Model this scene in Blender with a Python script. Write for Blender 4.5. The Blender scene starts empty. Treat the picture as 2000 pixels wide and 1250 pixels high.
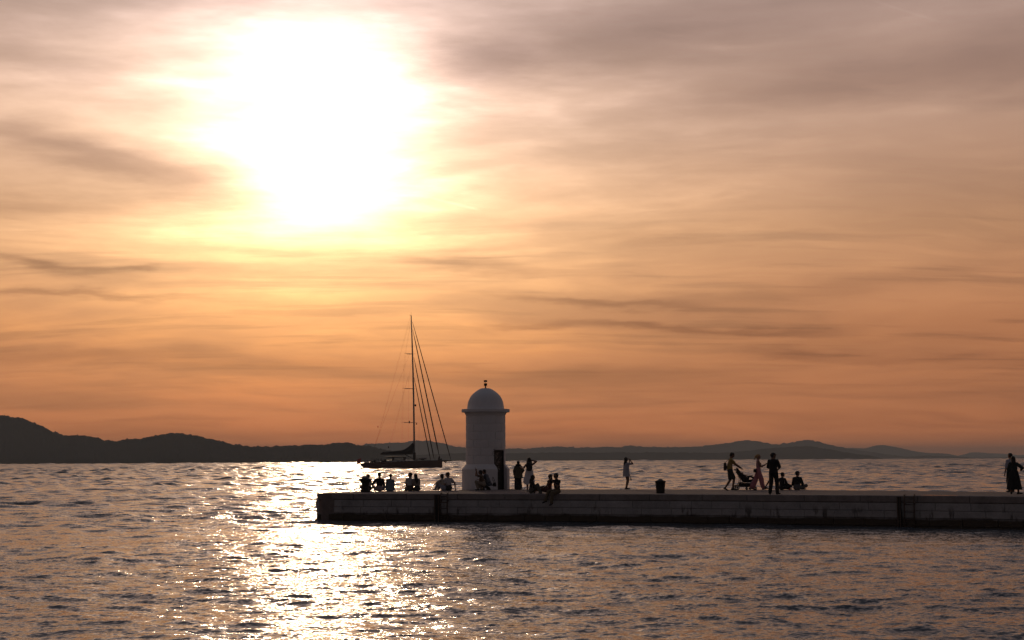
import bpy, bmesh, math, random
import numpy as np
from mathutils import Vector, Matrix
random.seed(7)
rng = np.random.default_rng(11)
SC = bpy.context.scene
COL = SC.collection
R = math.radians

# ------------------------------------------------------------------ camera, sky, sun, exposure
CAM_H = 2.78
F_PX = 2820.0
PITCH = math.atan((899.5 - 625) / F_PX)
ROLL = math.atan(.005)
cd = bpy.data.cameras.new('camera'); cam = bpy.data.objects.new('camera', cd); COL.objects.link(cam)
cd.sensor_width = 36; cd.lens = 36 * F_PX / 2000; cd.clip_start = .5; cd.clip_end = 60000
fw = Vector((0, math.cos(PITCH), math.sin(PITCH))); up0 = Vector((0, -math.sin(PITCH), math.cos(PITCH))); rt0 = Vector((1, 0, 0))
rt = rt0 * math.cos(ROLL) - up0 * math.sin(ROLL)
up = up0 * math.cos(ROLL) + rt0 * math.sin(ROLL)
cam.matrix_world = Matrix(((rt.x, up.x, -fw.x, 0), (rt.y, up.y, -fw.y, 0), (rt.z, up.z, -fw.z, CAM_H), (0, 0, 0, 1)))
SC.camera = cam

def ray(px, py):
    return (rt * ((px - 1000) / F_PX) - up * ((py - 625) / F_PX) + fw).normalized()
def on_plane(px, py, z):
    d = ray(px, py); t = (z - CAM_H) / d.z
    return Vector((d.x * t, d.y * t, z))
def at_dist(px, py, Y):
    d = ray(px, py); t = Y / d.y
    return Vector((d.x * t, Y, CAM_H + d.z * t))

EXPO = -1.3
SC.view_settings.view_transform = 'Standard'; SC.view_settings.look = 'None'
SC.view_settings.exposure = EXPO; SC.view_settings.gamma = 1; SC.view_settings.use_curve_mapping = False
SUN_DIR = ray(626, 282)
SUN_AZ = math.atan2(SUN_DIR.x, SUN_DIR.y); SUN_EL = math.asin(SUN_DIR.z)
sl = bpy.data.lights.new('sun', 'SUN'); sl.energy = .62; sl.angle = R(1.6); sl.color = (1, .72, .45)
so = bpy.data.objects.new('sun', sl); COL.objects.link(so)
so.rotation_euler = (-SUN_DIR).to_track_quat('-Z', 'Y').to_euler()

class NT:
    """small helper for wiring node maths"""
    def __init__(s, tree): s.t = tree; s.n = tree.nodes; s.l = tree.links
    def put(s, sock, v):
        if isinstance(v, bpy.types.NodeSocket): s.l.new(v, sock)
        elif v is not None: sock.default_value = v
    def m(s, op, a, b=None, c=None, clamp=False):
        n = s.n.new('ShaderNodeMath'); n.operation = op; n.use_clamp = clamp
        for i, v in enumerate((a, b, c)):
            if v is not None: s.put(n.inputs[i], v)
        return n.outputs[0]
    def add(s, *a):
        r = a[0]
        for b in a[1:]: r = s.m('ADD', r, b)
        return r
    def mul(s, *a):
        r = a[0]
        for b in a[1:]: r = s.m('MULTIPLY', r, b)
        return r
    def sub(s, a, b): return s.m('SUBTRACT', a, b)
    def vm(s, op, a, b=None, sc=None, out=0):
        n = s.n.new('ShaderNodeVectorMath'); n.operation = op
        s.put(n.inputs[0], a)
        if b is not None: s.put(n.inputs[1], b)
        if sc is not None: s.put(n.inputs['Scale'], sc)
        return n.outputs[out]
    def xyz(s, x, y, z):
        n = s.n.new('ShaderNodeCombineXYZ')
        for i, v in enumerate((x, y, z)): s.put(n.inputs[i], v)
        return n.outputs[0]
    def sep(s, v):
        n = s.n.new('ShaderNodeSeparateXYZ'); s.l.new(v, n.inputs[0]); return n.outputs
    def noise(s, vec, scale, detail=3, rough=.5, dist=0, col=False):
        n = s.n.new('ShaderNodeTexNoise'); s.put(n.inputs['Vector'], vec)
        n.inputs['Scale'].default_value = scale; n.inputs['Detail'].default_value = detail
        n.inputs['Roughness'].default_value = rough; n.inputs['Distortion'].default_value = dist
        return n.outputs['Color' if col else 'Fac']
    def ss(s, x, a, b, c=0., d=1.):
        n = s.n.new('ShaderNodeMapRange'); n.interpolation_type = 'SMOOTHSTEP'
        s.put(n.inputs[0], x); n.inputs[1].default_value = a; n.inputs[2].default_value = b
        n.inputs[3].default_value = c; n.inputs[4].default_value = d
        return n.outputs[0]
    def ramp(s, x, pts):
        n = s.n.new('ShaderNodeValToRGB'); s.put(n.inputs[0], x); e = n.color_ramp.elements
        while len(e) < len(pts): e.new(.5)
        for i, (p, c) in enumerate(pts): e[i].position = p; e[i].color = (*c, 1)
        return n.outputs[0]
    def mix(s, f, a, b, mode='MIX'):
        n = s.n.new('ShaderNodeMix'); n.data_type = 'RGBA'; n.blend_type = mode
        s.put(n.inputs[0], f)
        for i, v in ((6, a), (7, b)):
            if isinstance(v, tuple): v = (*v, 1)
            s.put(n.inputs[i], v)
        return n.outputs[2]

def lin(r, g, b):
    f = lambda c: c / 255 / 12.92 if c <= 10 else ((c / 255 + .055) / 1.055) ** 2.4
    return (f(r), f(g), f(b))

def make_world():
    w = bpy.data.worlds.new('World'); SC.world = w; w.use_nodes = True
    t = w.node_tree; q = NT(t); bg = t.nodes['Background']; bg.inputs[1].default_value = .05
    sk = t.nodes.new('ShaderNodeTexSky'); sk.sky_type = 'NISHITA'; sk.sun_disc = False
    sk.sun_elevation = SUN_EL; sk.sun_rotation = SUN_AZ; sk.dust_density = 3; sk.air_density = 1
    tc = t.nodes.new('ShaderNodeTexCoord')
    d = q.vm('NORMALIZE', tc.outputs['Generated'])
    o = q.sep(d); x, y, z = o[0], o[1], o[2]
    zc = q.m('MAXIMUM', z, 0.)
    v = q.mul(q.m('ARCSINE', zc), 57.2958); u = q.mul(q.m('ARCTAN2', x, y), 57.2958)
    ct = q.vm('DOT_PRODUCT', d, tuple(SUN_DIR), out=1)
    th = q.mul(q.m('ARCCOSINE', q.m('MINIMUM', ct, .99999)), 57.2958)
    den = q.add(zc, .12)
    px = q.m('DIVIDE', x, den); py = q.m('DIVIDE', y, den)
    P = q.xyz(px, py, 0.)
    # large soft sheets and finer streaks of cirrus
    wv = q.noise(P, .7, 3, .5, 0, True)
    wv = q.vm('SUBTRACT', wv, (.5, .5, .5))
    Pw = q.vm('ADD', P, q.vm('SCALE', wv, sc=1.3))
    n1 = q.noise(Pw, .55, 6, .55)
    fine = q.noise(q.vm('MULTIPLY', Pw, (1.1, 3.2, 1)), 1.0, 6, .6)
    mid = q.noise(q.vm('MULTIPLY', Pw, (.8, 1.9, 1)), .9, 5, .55)
    sheet = q.ss(n1, .42, .68)
    streak = q.ss(fine, .46, .72)
    band = q.ss(mid, .42, .66)
    # the cloud banks that stand in this evening's sky: azimuth, elevation, sizes in degrees
    wn = q.sep(q.noise(q.xyz(q.mul(u, .16), q.mul(v, .8), 3.3), 1., 5, .6, 0, True))
    uw = q.add(u, q.mul(q.sub(wn[0], .5), 5.)); vw = q.add(v, q.mul(q.sub(wn[1], .5), 1.5))
    def bank(p, s, rot, amp, k=1.):
        r = ray(*p); u0 = math.degrees(math.atan2(r.x, r.y)); v0 = math.degrees(math.asin(r.z))
        cs, sn = math.cos(R(rot)), math.sin(R(rot))
        du = q.sub(uw, u0); dv = q.sub(vw, v0)
        a = q.mul(q.add(q.mul(du, cs), q.mul(dv, sn)), 1 / (s[0] * .0203))
        b = q.mul(q.sub(q.mul(dv, cs), q.mul(du, sn)), 1 / (s[1] * .0203))
        e = q.m('EXPONENT', q.mul(q.add(q.mul(a, a), q.mul(b, b)), -k))
        return q.mul(e, amp)
    dark = None
    for p, s, rot, amp in (((600, 0), (420, 60), 0, .26), ((250, 325), (200, 40), -9, .6), ((60, 270), (130, 24), -8, .25), ((120, 400), (200, 22), 0, .3),
                           ((1230, 70), (380, 75), 6, .45), ((950, 120), (130, 60), 12, .42), ((1620, 165), (330, 42), 4, .34),
                           ((1980, 110), (160, 80), 0, .22), ((90, 518), (130, 9), -8, .5), ((270, 530), (60, 5), 4, .4),
                           ((130, 568), (230, 7), -2, .42), ((900, 520), (150, 12), -3, .35), ((1190, 592), (210, 8), -4, .45),
                           ((1270, 634), (170, 7), -2, .5), ((1060, 640), (110, 6), 0, .35), ((1560, 684), (130, 10), -1, .45),
                           ((1480, 645), (140, 7), -2, .4), ((1780, 700), (200, 9), -3, .3), ((1620, 560), (260, 22), 5, .28),
                           ((560, 712), (700, 20), -2, .2), ((1300, 760), (800, 45), 0, .16), ((150, 690), (200, 14), 0, .2),
                           ((1300, 455), (180, 14), 0, .18), ((1850, 640), (300, 40), 0, .18), ((100, 130), (140, 50), -12, .2)):
        g = bank(p, s, rot, amp); dark = g if dark is None else q.add(dark, g)
    bright = None
    for p, s, rot, amp in (((1075, 225), (75, 16), -24, .35), ((1200, 350), (330, 4), 1, .08), ((620, 560), (170, 14), -3, .55),
                           ((600, 520), (260, 10), 0, .3), ((1150, 560), (330, 8), -3, .2), ((1040, 330), (120, 7), -14, .12),
                           ((600, 60), (260, 60), 4, .35), ((840, 260), (90, 60), 0, .35), ((380, 230), (130, 50), 0, .18), ((1040, 545), (240, 8), 0, .12), ((250, 470), (240, 14), -3, .12),
                           ((720, 655), (330, 10), -2, .2)):
        g = bank(p, s, rot, amp); bright = g if bright is None else q.add(bright, g)
    # two old contrails
    def trail(p0, p1, wd, amp):
        a, b = ray(*p0), ray(*p1)
        nrm = a.cross(b).normalized(); mid_ = (a + b).normalized()
        dist = q.mul(q.vm('DOT_PRODUCT', d, tuple(nrm), out=1), F_PX / wd)
        along = q.mul(q.m('ARCCOSINE', q.vm('DOT_PRODUCT', d, tuple(mid_), out=1)), 2 / a.angle(b))
        g = q.m('EXPONENT', q.mul(q.mul(dist, dist), -1.))
        return q.mul(g, q.ss(along, .55, 1.05, 1, 0), amp)
    bright = q.add(bright, trail((1690, -4), (1842, 45), 2.2, .1), trail((838, 386), (945, 412), 2.4, .5))
    # colour of the lit haze and cloud by elevation
    base = q.ramp(q.m('DIVIDE', v, 90.), [(0, lin(250, 142, 76)), (2.2 / 90, lin(208, 130, 84)), (5.2 / 90, lin(204, 131, 86)),
                  (9 / 90, lin(204, 146, 104)), (13 / 90, lin(196, 153, 128)), (18 / 90, lin(176, 145, 133)),
                  (30 / 90, lin(156, 139, 136)), (60 / 90, lin(100, 104, 114)), (1, lin(78, 90, 104))])
    # brightest towards the sun's side of the sky
    fall = q.add(.17, q.mul(.83, q.m('EXPONENT', q.mul(q.m('POWER', q.m('DIVIDE', th, 62.), 2.), -1.))))
    back = q.sub(1., fall)
    base = q.vm('MULTIPLY', base, q.xyz(q.add(fall, q.mul(back, -.03)), q.add(fall, q.mul(back, .0)), q.add(fall, q.mul(back, .04))))
    ir = q.sub(1., q.m('EXPONENT', q.mul(q.add(v, .3), -1 / 5.)))
    ig = q.m('POWER', ir, 2.5); ib = q.m('POWER', ir, 6.5)
    # veil of light about the sun, its edge broken by the cloud in front
    brk = q.add(.86, q.mul(.5, q.sub(1., band)), q.mul(.15, streak))
    tw = q.m('MULTIPLY', th, q.add(.96, q.mul(1.3, q.sub(wn[2], .5)), q.mul(.5, dark), q.mul(.10, streak)))
    g1 = q.mul(1.75, q.m('EXPONENT', q.mul(tw, -1 / 5.1)))
    g2 = q.mul(2.4, q.m('EXPONENT', q.mul(q.m('POWER', q.m('DIVIDE', tw, 2.9), 2.), -1.)))
    g = q.mul(q.add(g1, g2), brk)
    glow = q.xyz(q.mul(g, ir, 1.12), q.mul(g, ig, .88), q.mul(g, ib, .86))
    L = q.vm('ADD', base, glow)
    warm = q.xyz(q.mul(bright, .55), q.mul(bright, q.add(.18, q.mul(ig, .26))), q.mul(bright, q.add(.06, q.mul(ib, .38))))
    warm = q.vm('SCALE', warm, sc=q.m('EXPONENT', q.mul(th, -1 / 30.)))
    L = q.vm('ADD', L, warm)
    low = q.mul(q.ss(q.noise(q.vm('MULTIPLY', q.vm('ADD', P, q.vm('SCALE', wv, sc=.28)), (.85, 5.2, 1)), 1.35, 7, .6), .50, .66), q.ss(v, 1.5, 4.2), q.ss(v, 12, 7))
    thick = q.add(q.mul(low, .26), q.mul(dark, .74), q.mul(.17, sheet), q.mul(.20, band), q.mul(.15, streak))
    tr = q.xyz(q.m('EXPONENT', q.mul(thick, -.94)), q.m('EXPONENT', q.mul(thick, -1.0)), q.m('EXPONENT', q.mul(thick, -.88)))
    L = q.vm('MULTIPLY', L, tr)
    clear = q.vm('SCALE', sk.outputs[0], sc=q.mul(q.add(q.ss(v, 0., 11., .07, .22), q.ss(v, 18, 45, 0, .2)), q.m('EXPONENT', q.mul(dark, -.9))))
    clear = q.vm('MINIMUM', clear, (30, 26, 22))
    L = q.vm('SCALE', L, sc=1 / (2 ** EXPO) / .05)
    q.l.new(q.vm('ADD', L, clear), bg.inputs[0])
    w.cycles.sampling_method = 'MANUAL'; w.cycles.sample_map_resolution = 1024
make_world()
SC.cycles.volume_bounces = 0
SC.cycles.max_bounces = 6
SC.cycles.use_denoising = True

# ------------------------------------------------------------------ shared helpers
MATS = {}
def mat(name, col, rough=.7, metal=0, vary=0., vscale=3., bump=0., bscale=20., rand=0., spec=None):
    if name in MATS: return MATS[name]
    m = bpy.data.materials.new(name); m.use_nodes = True; q = NT(m.node_tree); b = m.node_tree.nodes['Principled BSDF']
    b.inputs['Roughness'].default_value = rough; b.inputs['Metallic'].default_value = metal
    if spec is not None: b.inputs['Specular IOR Level'].default_value = spec
    c = (*col, 1)
    tc = q.n.new('ShaderNodeTexCoord').outputs['Object']
    if vary or rand:
        f = q.sub(q.noise(tc, vscale, 6, .6), .5)
        f = q.mul(f, vary * 2.4)
        if rand:
            oi = q.n.new('ShaderNodeObjectInfo').outputs['Random']
            f = q.add(f, q.mul(q.sub(oi, .5), rand * 2))
        k = q.add(1., f)
        q.l.new(q.vm('SCALE', c[:3], sc=k), b.inputs['Base Color'])
    else: b.inputs['Base Color'].default_value = c
    if bump:
        bn = q.n.new('ShaderNodeBump'); bn.inputs['Strength'].default_value = bump; bn.inputs['Distance'].default_value = .02
        q.l.new(q.noise(tc, bscale, 5, .6), bn.inputs['Height']); q.l.new(bn.outputs[0], b.inputs['Normal'])
    MATS[name] = m
    return m

def tag(o, label=None, cat=None, group=None, kind=None):
    if label: o['label'] = label
    if cat: o['category'] = cat
    if group: o['group'] = group
    if kind: o['kind'] = kind
    return o
def empty(name, loc=(0, 0, 0), rz=0):
    o = bpy.data.objects.new(name, None); COL.objects.link(o); o.location = loc; o.rotation_euler = (0, 0, rz); o.empty_display_size = .3
    return o
def link(name, me, parent=None, m=None, smooth=False):
    o = bpy.data.objects.new(name, me); COL.objects.link(o)
    if parent is not None: o.parent = parent
    if m is not None: me.materials.append(m)
    if smooth: me.shade_smooth()
    return o

class MB:
    """collects plain shapes for one mesh"""
    def __init__(s): s.v = []; s.f = []
    def quadgrid(s, rows, closed=True):
        b = len(s.v); n = len(rows[0])
        for r in rows: s.v += [tuple(p) for p in r]
        for i in range(len(rows) - 1):
            for j in range(n if closed else n - 1):
                k = (j + 1) % n
                s.f.append((b + i * n + j, b + i * n + k, b + (i + 1) * n + k, b + (i + 1) * n + j))
        return b
    def loft(s, rows, closed=True, caps=True):
        b = s.quadgrid(rows, closed); n = len(rows[0])
        if caps and closed:
            s.f.append(tuple(b + j for j in range(n))[::-1]); e = b + (len(rows) - 1) * n
            s.f.append(tuple(e + j for j in range(n)))
        return s
    def box(s, c, d, M=None):
        x, y, z = (k / 2 for k in d); c = Vector(c)
        p = [Vector((sx * x, sy * y, sz * z)) for sz in (-1, 1) for sx, sy in ((-1, -1), (1, -1), (1, 1), (-1, 1))]
        if M is not None: p = [M @ k for k in p]
        b = len(s.v); s.v += [tuple(k + c) for k in p]
        for f in ((3, 2, 1, 0), (4, 5, 6, 7), (0, 1, 5, 4), (1, 2, 6, 5), (2, 3, 7, 6), (3, 0, 4, 7)): s.f.append(tuple(b + i for i in f))
        return s
    def tube(s, pts, r, n=8, caps=True):
        pts = [Vector(p) for p in pts]; rs = r if isinstance(r, (list, tuple)) else [r] * len(pts)
        rows = []; ref = None
        for i, p in enumerate(pts):
            t = (pts[min(i + 1, len(pts) - 1)] - pts[max(i - 1, 0)]).normalized()
            if ref is None: ref = t.orthogonal().normalized()
            ref = (ref - t * ref.dot(t)).normalized(); w = t.cross(ref)
            rows.append([p + (ref * math.cos(a) + w * math.sin(a)) * rs[i] for a in (2 * math.pi * k / n for k in range(n))])
        return s.loft(rows, True, caps)
    def lathe(s, prof, c=(0, 0, 0), n=24, caps=True):
        c = Vector(c)
        rows = [[c + Vector((r * math.cos(a), r * math.sin(a), z)) for a in (2 * math.pi * k / n for k in range(n))] for r, z in prof]
        return s.loft(rows, True, caps)
    def ell(s, c, r, n=14, m=8, M=None):
        c = Vector(c); rows = []
        for i in range(m + 1):
            t = -math.pi / 2 + math.pi * (i + .001) / (m + .002)
            row = [Vector((r[0] * math.cos(t) * math.cos(a), r[1] * math.cos(t) * math.sin(a), r[2] * math.sin(t))) for a in (2 * math.pi * k / n for k in range(n))]
            rows.append([c + (M @ p if M is not None else p) for p in row])
        return s.loft(rows)
    def mesh(s, name):
        me = bpy.data.meshes.new(name); me.from_pydata(s.v, [], s.f); me.update(); return me
    def build(s, name, m=None, parent=None, smooth=False):
        return link(name, s.mesh(name), parent, m, smooth)

# ------------------------------------------------------------------ sea
def sea_material():
    m = bpy.data.materials.new('sea_water'); m.use_nodes = True; q = NT(m.node_tree); b = m.node_tree.nodes['Principled BSDF']
    b.inputs['Base Color'].default_value = (.085, .105, .125, 1); b.inputs['IOR'].default_value = 1.333
    g = q.n.new('ShaderNodeNewGeometry'); pos = g.outputs['Position']
    o = q.sep(pos)
    rr = q.m('SQRT', q.add(q.mul(o[0], o[0]), q.mul(o[1], o[1])))
    P = q.xyz(o[0], o[1], 0.)
    far = q.ss(rr, 60, 420)
    near = q.ss(rr, 60, 260, 1., .55)
    def slopes(sc, scale, amp, seed, detail=2):
        n = q.noise(q.vm('ADD', q.vm('MULTIPLY', P, sc), (seed, seed * .7, seed * 1.3)), scale, detail, .55, 0, True)
        return q.vm('SCALE', q.vm('SUBTRACT', n, (.5, .5, .5)), sc=amp)
    gust = q.ss(q.noise(q.vm('MULTIPLY', P, (.5, 1, 1)), .05, 3, .5), .3, .7, .65, 1.25)
    a = slopes((.55, 1, 1), 4.6, q.mul(near, gust, .80), 1.7, 4)
    c = slopes((.6, 1, 1), 15., q.mul(near, gust, 1.0), 9.1, 3)
    e = slopes((.45, 1, 1), 1.1, q.mul(far, gust, .6), 5.3, 6)
    f = slopes((.42, 1, 1), .13, q.mul(q.ss(rr, 50, 140), gust, .3), 2.9, 5)
    s = q.vm('ADD', q.vm('ADD', a, c), q.vm('ADD', e, f))
    s = q.vm('MULTIPLY', s, (1.05, 1., 0.))
    nn = q.vm('NORMALIZE', q.vm('ADD', g.outputs['Normal'], s))
    q.l.new(nn, b.inputs['Normal'])
    q.l.new(q.ss(rr, 60, 900, .12, .22), b.inputs['Roughness'])
    return m

def sea():
    K = .0024
    nr = int(math.log(15400 / 15.) / K * .0 + math.log(5200 / 15.) / K)
    rad = 15. * np.exp(K * np.arange(nr + 1))
    rad = np.concatenate([np.linspace(.5, 14.8, 16), rad, np.geomspace(rad[-1] * 1.01, 15300, 90)])
    ang = np.concatenate([np.linspace(-180, -30, 24)[:-1], np.linspace(-30, -22.5, 16)[:-1], np.linspace(-22.5, 22.5, 376)[:-1], np.linspace(22.5, 30, 16)[:-1], np.linspace(30, 180, 24)[:-1]])
    A, RR = np.meshgrid(np.radians(ang), rad)
    X = (RR * np.sin(A)).astype(np.float32); Y = (RR * np.cos(A)).astype(np.float32)
    nR, nA = X.shape
    Z = np.zeros_like(X); DX = np.zeros_like(X); DY = np.zeros_like(X)
    space = np.gradient(rad)
    N = 120
    lam = np.geomspace(.26, 75., N)
    shape = np.exp(-((np.log(lam / .5)) / 1.15) ** 2) + .22 + .35 * np.exp(-((np.log(lam / 4.5)) / .6) ** 2)
    shape /= math.sqrt((shape[lam < 9] ** 2).mean())
    ratio = lam[:, None] / space[None, :]
    W = np.clip((ratio - 2.4) / 2.4, 0, 1) * np.where(lam[:, None] > 7, np.clip((16 - ratio) / 8, 0, 1), 1)
    AK = .128 * math.sqrt(2 / 84) * shape
    var = ((AK[:, None] * W) ** 2).sum(0) / 2
    boost = np.clip(np.interp(rad, [40, 110], [.122, .155]) / np.sqrt(var + 1e-9), 1, 6)
    boost[rad > 6500] = 0
    for i in range(N):
        th = R(-14) + rng.normal(0, R(34)); ks = 2 * math.pi / lam[i]
        kx, ky = ks * math.sin(th), -ks * math.cos(th)
        ak = AK[i]; w = W[i] * boost
        rows = np.nonzero(w > 0)[0]; first, last = rows.min(), rows.max() + 1
        x, y = X[first:last], Y[first:last]
        grp = np.zeros_like(x)
        for _ in range(2):
            g = rng.normal(0, ks / 9, 2); grp += np.sin(g[0] * x + g[1] * y + rng.uniform(0, 6.28))
        amp = (ak / ks * np.clip(1 + .36 * grp, .1, 2.2)) * w[first:last, None].astype(np.float32)
        ph = kx * x + ky * y + rng.uniform(0, 6.28)
        cs, sn = np.cos(ph), np.sin(ph)
        Z[first:last] += amp * cs; DX[first:last] -= .8 * amp * sn * (kx / ks); DY[first:last] -= .8 * amp * sn * (ky / ks)
    # the lee of the quay is calmer
    front = 68.25 - .29 * (X + 8.7) - .00692 * (X + 8.7) * (X - 5.6)
    gust = np.zeros_like(X)
    for _ in range(9):      # cat's paws and slicks drifting over the water
        L_ = rng.uniform(9, 60); a_ = rng.normal(0, .35); gust += np.sin(2 * math.pi / L_ * (X * math.sin(a_) * .45 + Y * math.cos(a_)) + rng.uniform(0, 6.28))
    gust = np.clip(1 + .10 * gust, .6, 1.5)
    Z *= gust; DX *= gust; DY *= gust
    lee = 1 - .62 * np.exp(-((front - Y - 1.5) / 3.2) ** 2) * (X > -9)
    Z *= lee; DX *= lee; DY *= lee
    V = np.stack([X + DX, Y + DY, Z], -1).reshape(-1, 3).astype(np.float32)
    idx = np.arange(nR * nA).reshape(nR, nA)
    a = idx[:-1]; b = idx[1:]
    q = np.stack([a, np.roll(a, -1, 1), np.roll(b, -1, 1), b], -1).reshape(-1, 4)[:, ::-1]
    me = bpy.data.meshes.new('sea'); me.vertices.add(len(V)); me.vertices.foreach_set('co', V.ravel())
    me.loops.add(q.size); me.loops.foreach_set('vertex_index', q.ravel().astype(np.int32))
    me.polygons.add(len(q)); me.polygons.foreach_set('loop_start', np.arange(0, q.size, 4, dtype=np.int32))
    me.update(calc_edges=True); me.shade_smooth()
    o = link('sea', me, None, sea_material()); tag(o, 'choppy evening sea with bright sun glitter around the pier', kind='structure')
sea()

# ------------------------------------------------------------------ islands behind
def island(name, label, D, depth, prof, colr, rough_amp, step, seed):
    r_ = np.random.default_rng(seed)
    xs = np.arange(prof[0][0], prof[-1][0] + .1, step)
    ys = np.interp(xs, [p[0] for p in prof], [p[1] for p in prof])
    k = np.ones(5) / 5; yp = np.pad(ys, 2, mode='edge'); ys = np.convolve(yp, k, 'valid')
    nrow = 16; rows = []
    n = len(xs)
    dcol = [max(at_dist(a, b, D + depth).z * 2.1, 6.) for a, b in zip(xs, ys)]
    def band(L):
        c = r_.normal(0, 1, int(n * step / L) + 4); return np.interp(np.arange(n) * step / L, np.arange(len(c)), c)
    for i in range(nrow + 5):
        t = i / nrow
        up_ = min(t, 1.) ** .82 if t <= 1 else 1 - (t - 1) * 2.2
        ridge_n = rough_amp * (.5 * band(40) + .5 * band(12) + .55 * band(4) + .5 * np.abs(band(step * 1.5))) * (1 if i else 0)
        row = []
        for j, (px, py) in enumerate(zip(xs, ys)):
            dc = dcol[j]; p = at_dist(px, py, D + dc); h = max(p.z, .5); Yd = D + dc * t
            row.append((p.x * Yd / (D + dc), Yd, -1.2 if i == 0 else h * up_ + ridge_n[j] * (.45 + .55 * (t == 1)) * min(1, h / 12)))
        rows.append(row)
    mb = MB(); mb.quadgrid(rows, False)
    o = mb.build(name, mat(name + '_scrub', colr, .95, vary=.35, vscale=.01), smooth=True)
    return tag(o, label, kind='structure')
band_off = None
L1 = [(-900, 800), (-500, 790), (-300, 806), (-150, 815), (0, 811), (20, 812), (45, 818), (70, 828), (90, 836), (110, 844), (132, 852), (150, 850), (175, 853), (200, 858), (225, 861), (245, 860), (270, 858), (290, 856), (310, 851), (330, 846), (350, 846), (370, 848), (400, 855), (430, 862), (460, 868), (490, 872), (510, 873), (540, 871), (600, 869), (640, 867), (665, 865), (700, 868), (730, 873), (760, 881), (790, 889), (820, 896), (850, 901)]
L2 = [(640, 900), (720, 893), (820, 888), (900, 885.5), (1000, 884.5), (1100, 884), (1200, 884), (1300, 884), (1400, 884), (1450, 882), (1500, 876), (1540, 873), (1580, 872), (1620, 878), (1660, 885), (1700, 890), (1725, 895)]
L2b = [(1725, 895), (1770, 892), (1810, 890), (1850, 891), (1900, 894), (1940, 894), (2100, 890), (2500, 880), (3200, 870)]
L3 = [(500, 885), (640, 880), (700, 871), (710, 870), (730, 866), (750, 865), (790, 865), (803, 862), (820, 860), (840, 861), (860, 865), (880, 870), (905, 874), (950, 877), (1000, 877), (1020, 877), (1055, 874), (1070, 873), (1120, 873), (1200, 873), (1235, 871), (1260, 872), (1300, 873), (1360, 873), (1380, 870), (1400, 868), (1440, 862), (1460, 860), (1480, 862), (1500, 866), (1520, 867), (1545, 864), (1560, 861), (1580, 860), (1600, 863), (1625, 871), (1650, 875), (1690, 881), (1740, 889), (1790, 894)]
L4 = [(1560, 893), (1620, 878), (1660, 875), (1690, 876), (1710, 870), (1727, 869), (1750, 873), (1780, 880), (1810, 885), (1840, 885), (1855, 887), (1875, 892), (1890, 893)]
L5 = [(1820, 893), (1865, 892), (1885, 887), (1900, 883), (1930, 885), (1960, 886), (1990, 889), (2040, 884), (2150, 878), (2400, 882), (2900, 876)]
DKG = (.030, .032, .020)
island('near_island_hills', 'dark wooded island hills closest on the left', 2500, 170, L1, DKG, 1.4, 1.0, 1)
island('middle_island_ridge', 'low dark island shore in front of the far ridge', 4300, 110, L2, DKG, 1.0, 2.0, 2)
island('middle_island_ridge', 'low faint shore at the far right horizon', 6500, 150, L2b, DKG, 1.0, 3.0, 3)
island('far_island_ridge', 'long grey island ridge behind the lighthouse and strollers', 6800, 230, L3, (.034, .036, .026), 2.4, 1.6, 4)
island('distant_hill', 'pale hazy hill right of the long ridge', 9500, 260, L4, (.04, .04, .03), 1.0, 2.5, 5)
island('distant_hill', 'palest hazy hills at the right edge of the horizon', 12000, 260, L5, (.04, .04, .03), 1.0, 2.5, 6)

def haze():
    o = MB().box((0, 0, 57), (33000, 33000, 120)).build('haze'); o.data.materials.clear()
    m = bpy.data.materials.new('air_haze'); m.use_nodes = True; t = m.node_tree
    t.nodes.remove(t.nodes['Principled BSDF'])
    vo = t.nodes.new('ShaderNodeVolumePrincipled'); vo.inputs['Color'].default_value = (.86, .97, 1, 1)
    vo.inputs['Density'].default_value = 1.4e-4; vo.inputs['Anisotropy'].default_value = .0
    t.links.new(vo.outputs[0], t.nodes['Material Output'].inputs['Volume'])
    o.data.materials.append(m)
    tag(o, 'thin evening haze over the channel', kind='stuff')
haze()

# ------------------------------------------------------------------ stone pier
DECK = 1.28
def front_y(X):
    if X > 24: return 54.60 - .55 * (X - 24)
    return 68.25 - .290 * (X + 8.7) - .00692 * (X + 8.7) * (X - 5.6)
FRONT = [(-9.0, front_y(-9.0))] + [(x, front_y(x)) for x in np.arange(-6.5, 24.1, 2.5)] + [(30, front_y(30)), (40, front_y(40))]
CORNER = [(-8.15, 72.0), (-8.6, 71.0), (-9.34, 69.2), (-9.33, 68.85), (-9.22, 68.58)]
BACK = [(40, 53), (26, 61.5), (18, 68.5), (12.7, 72.5), (6.5, 74.9), (1.8, 75.75), (.9, 76.6), (0, 77.9), (-2.75, 77.9), (-2.9, 74.35), (-5.7, 73.3), (-7.7, 72.5)]

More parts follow.
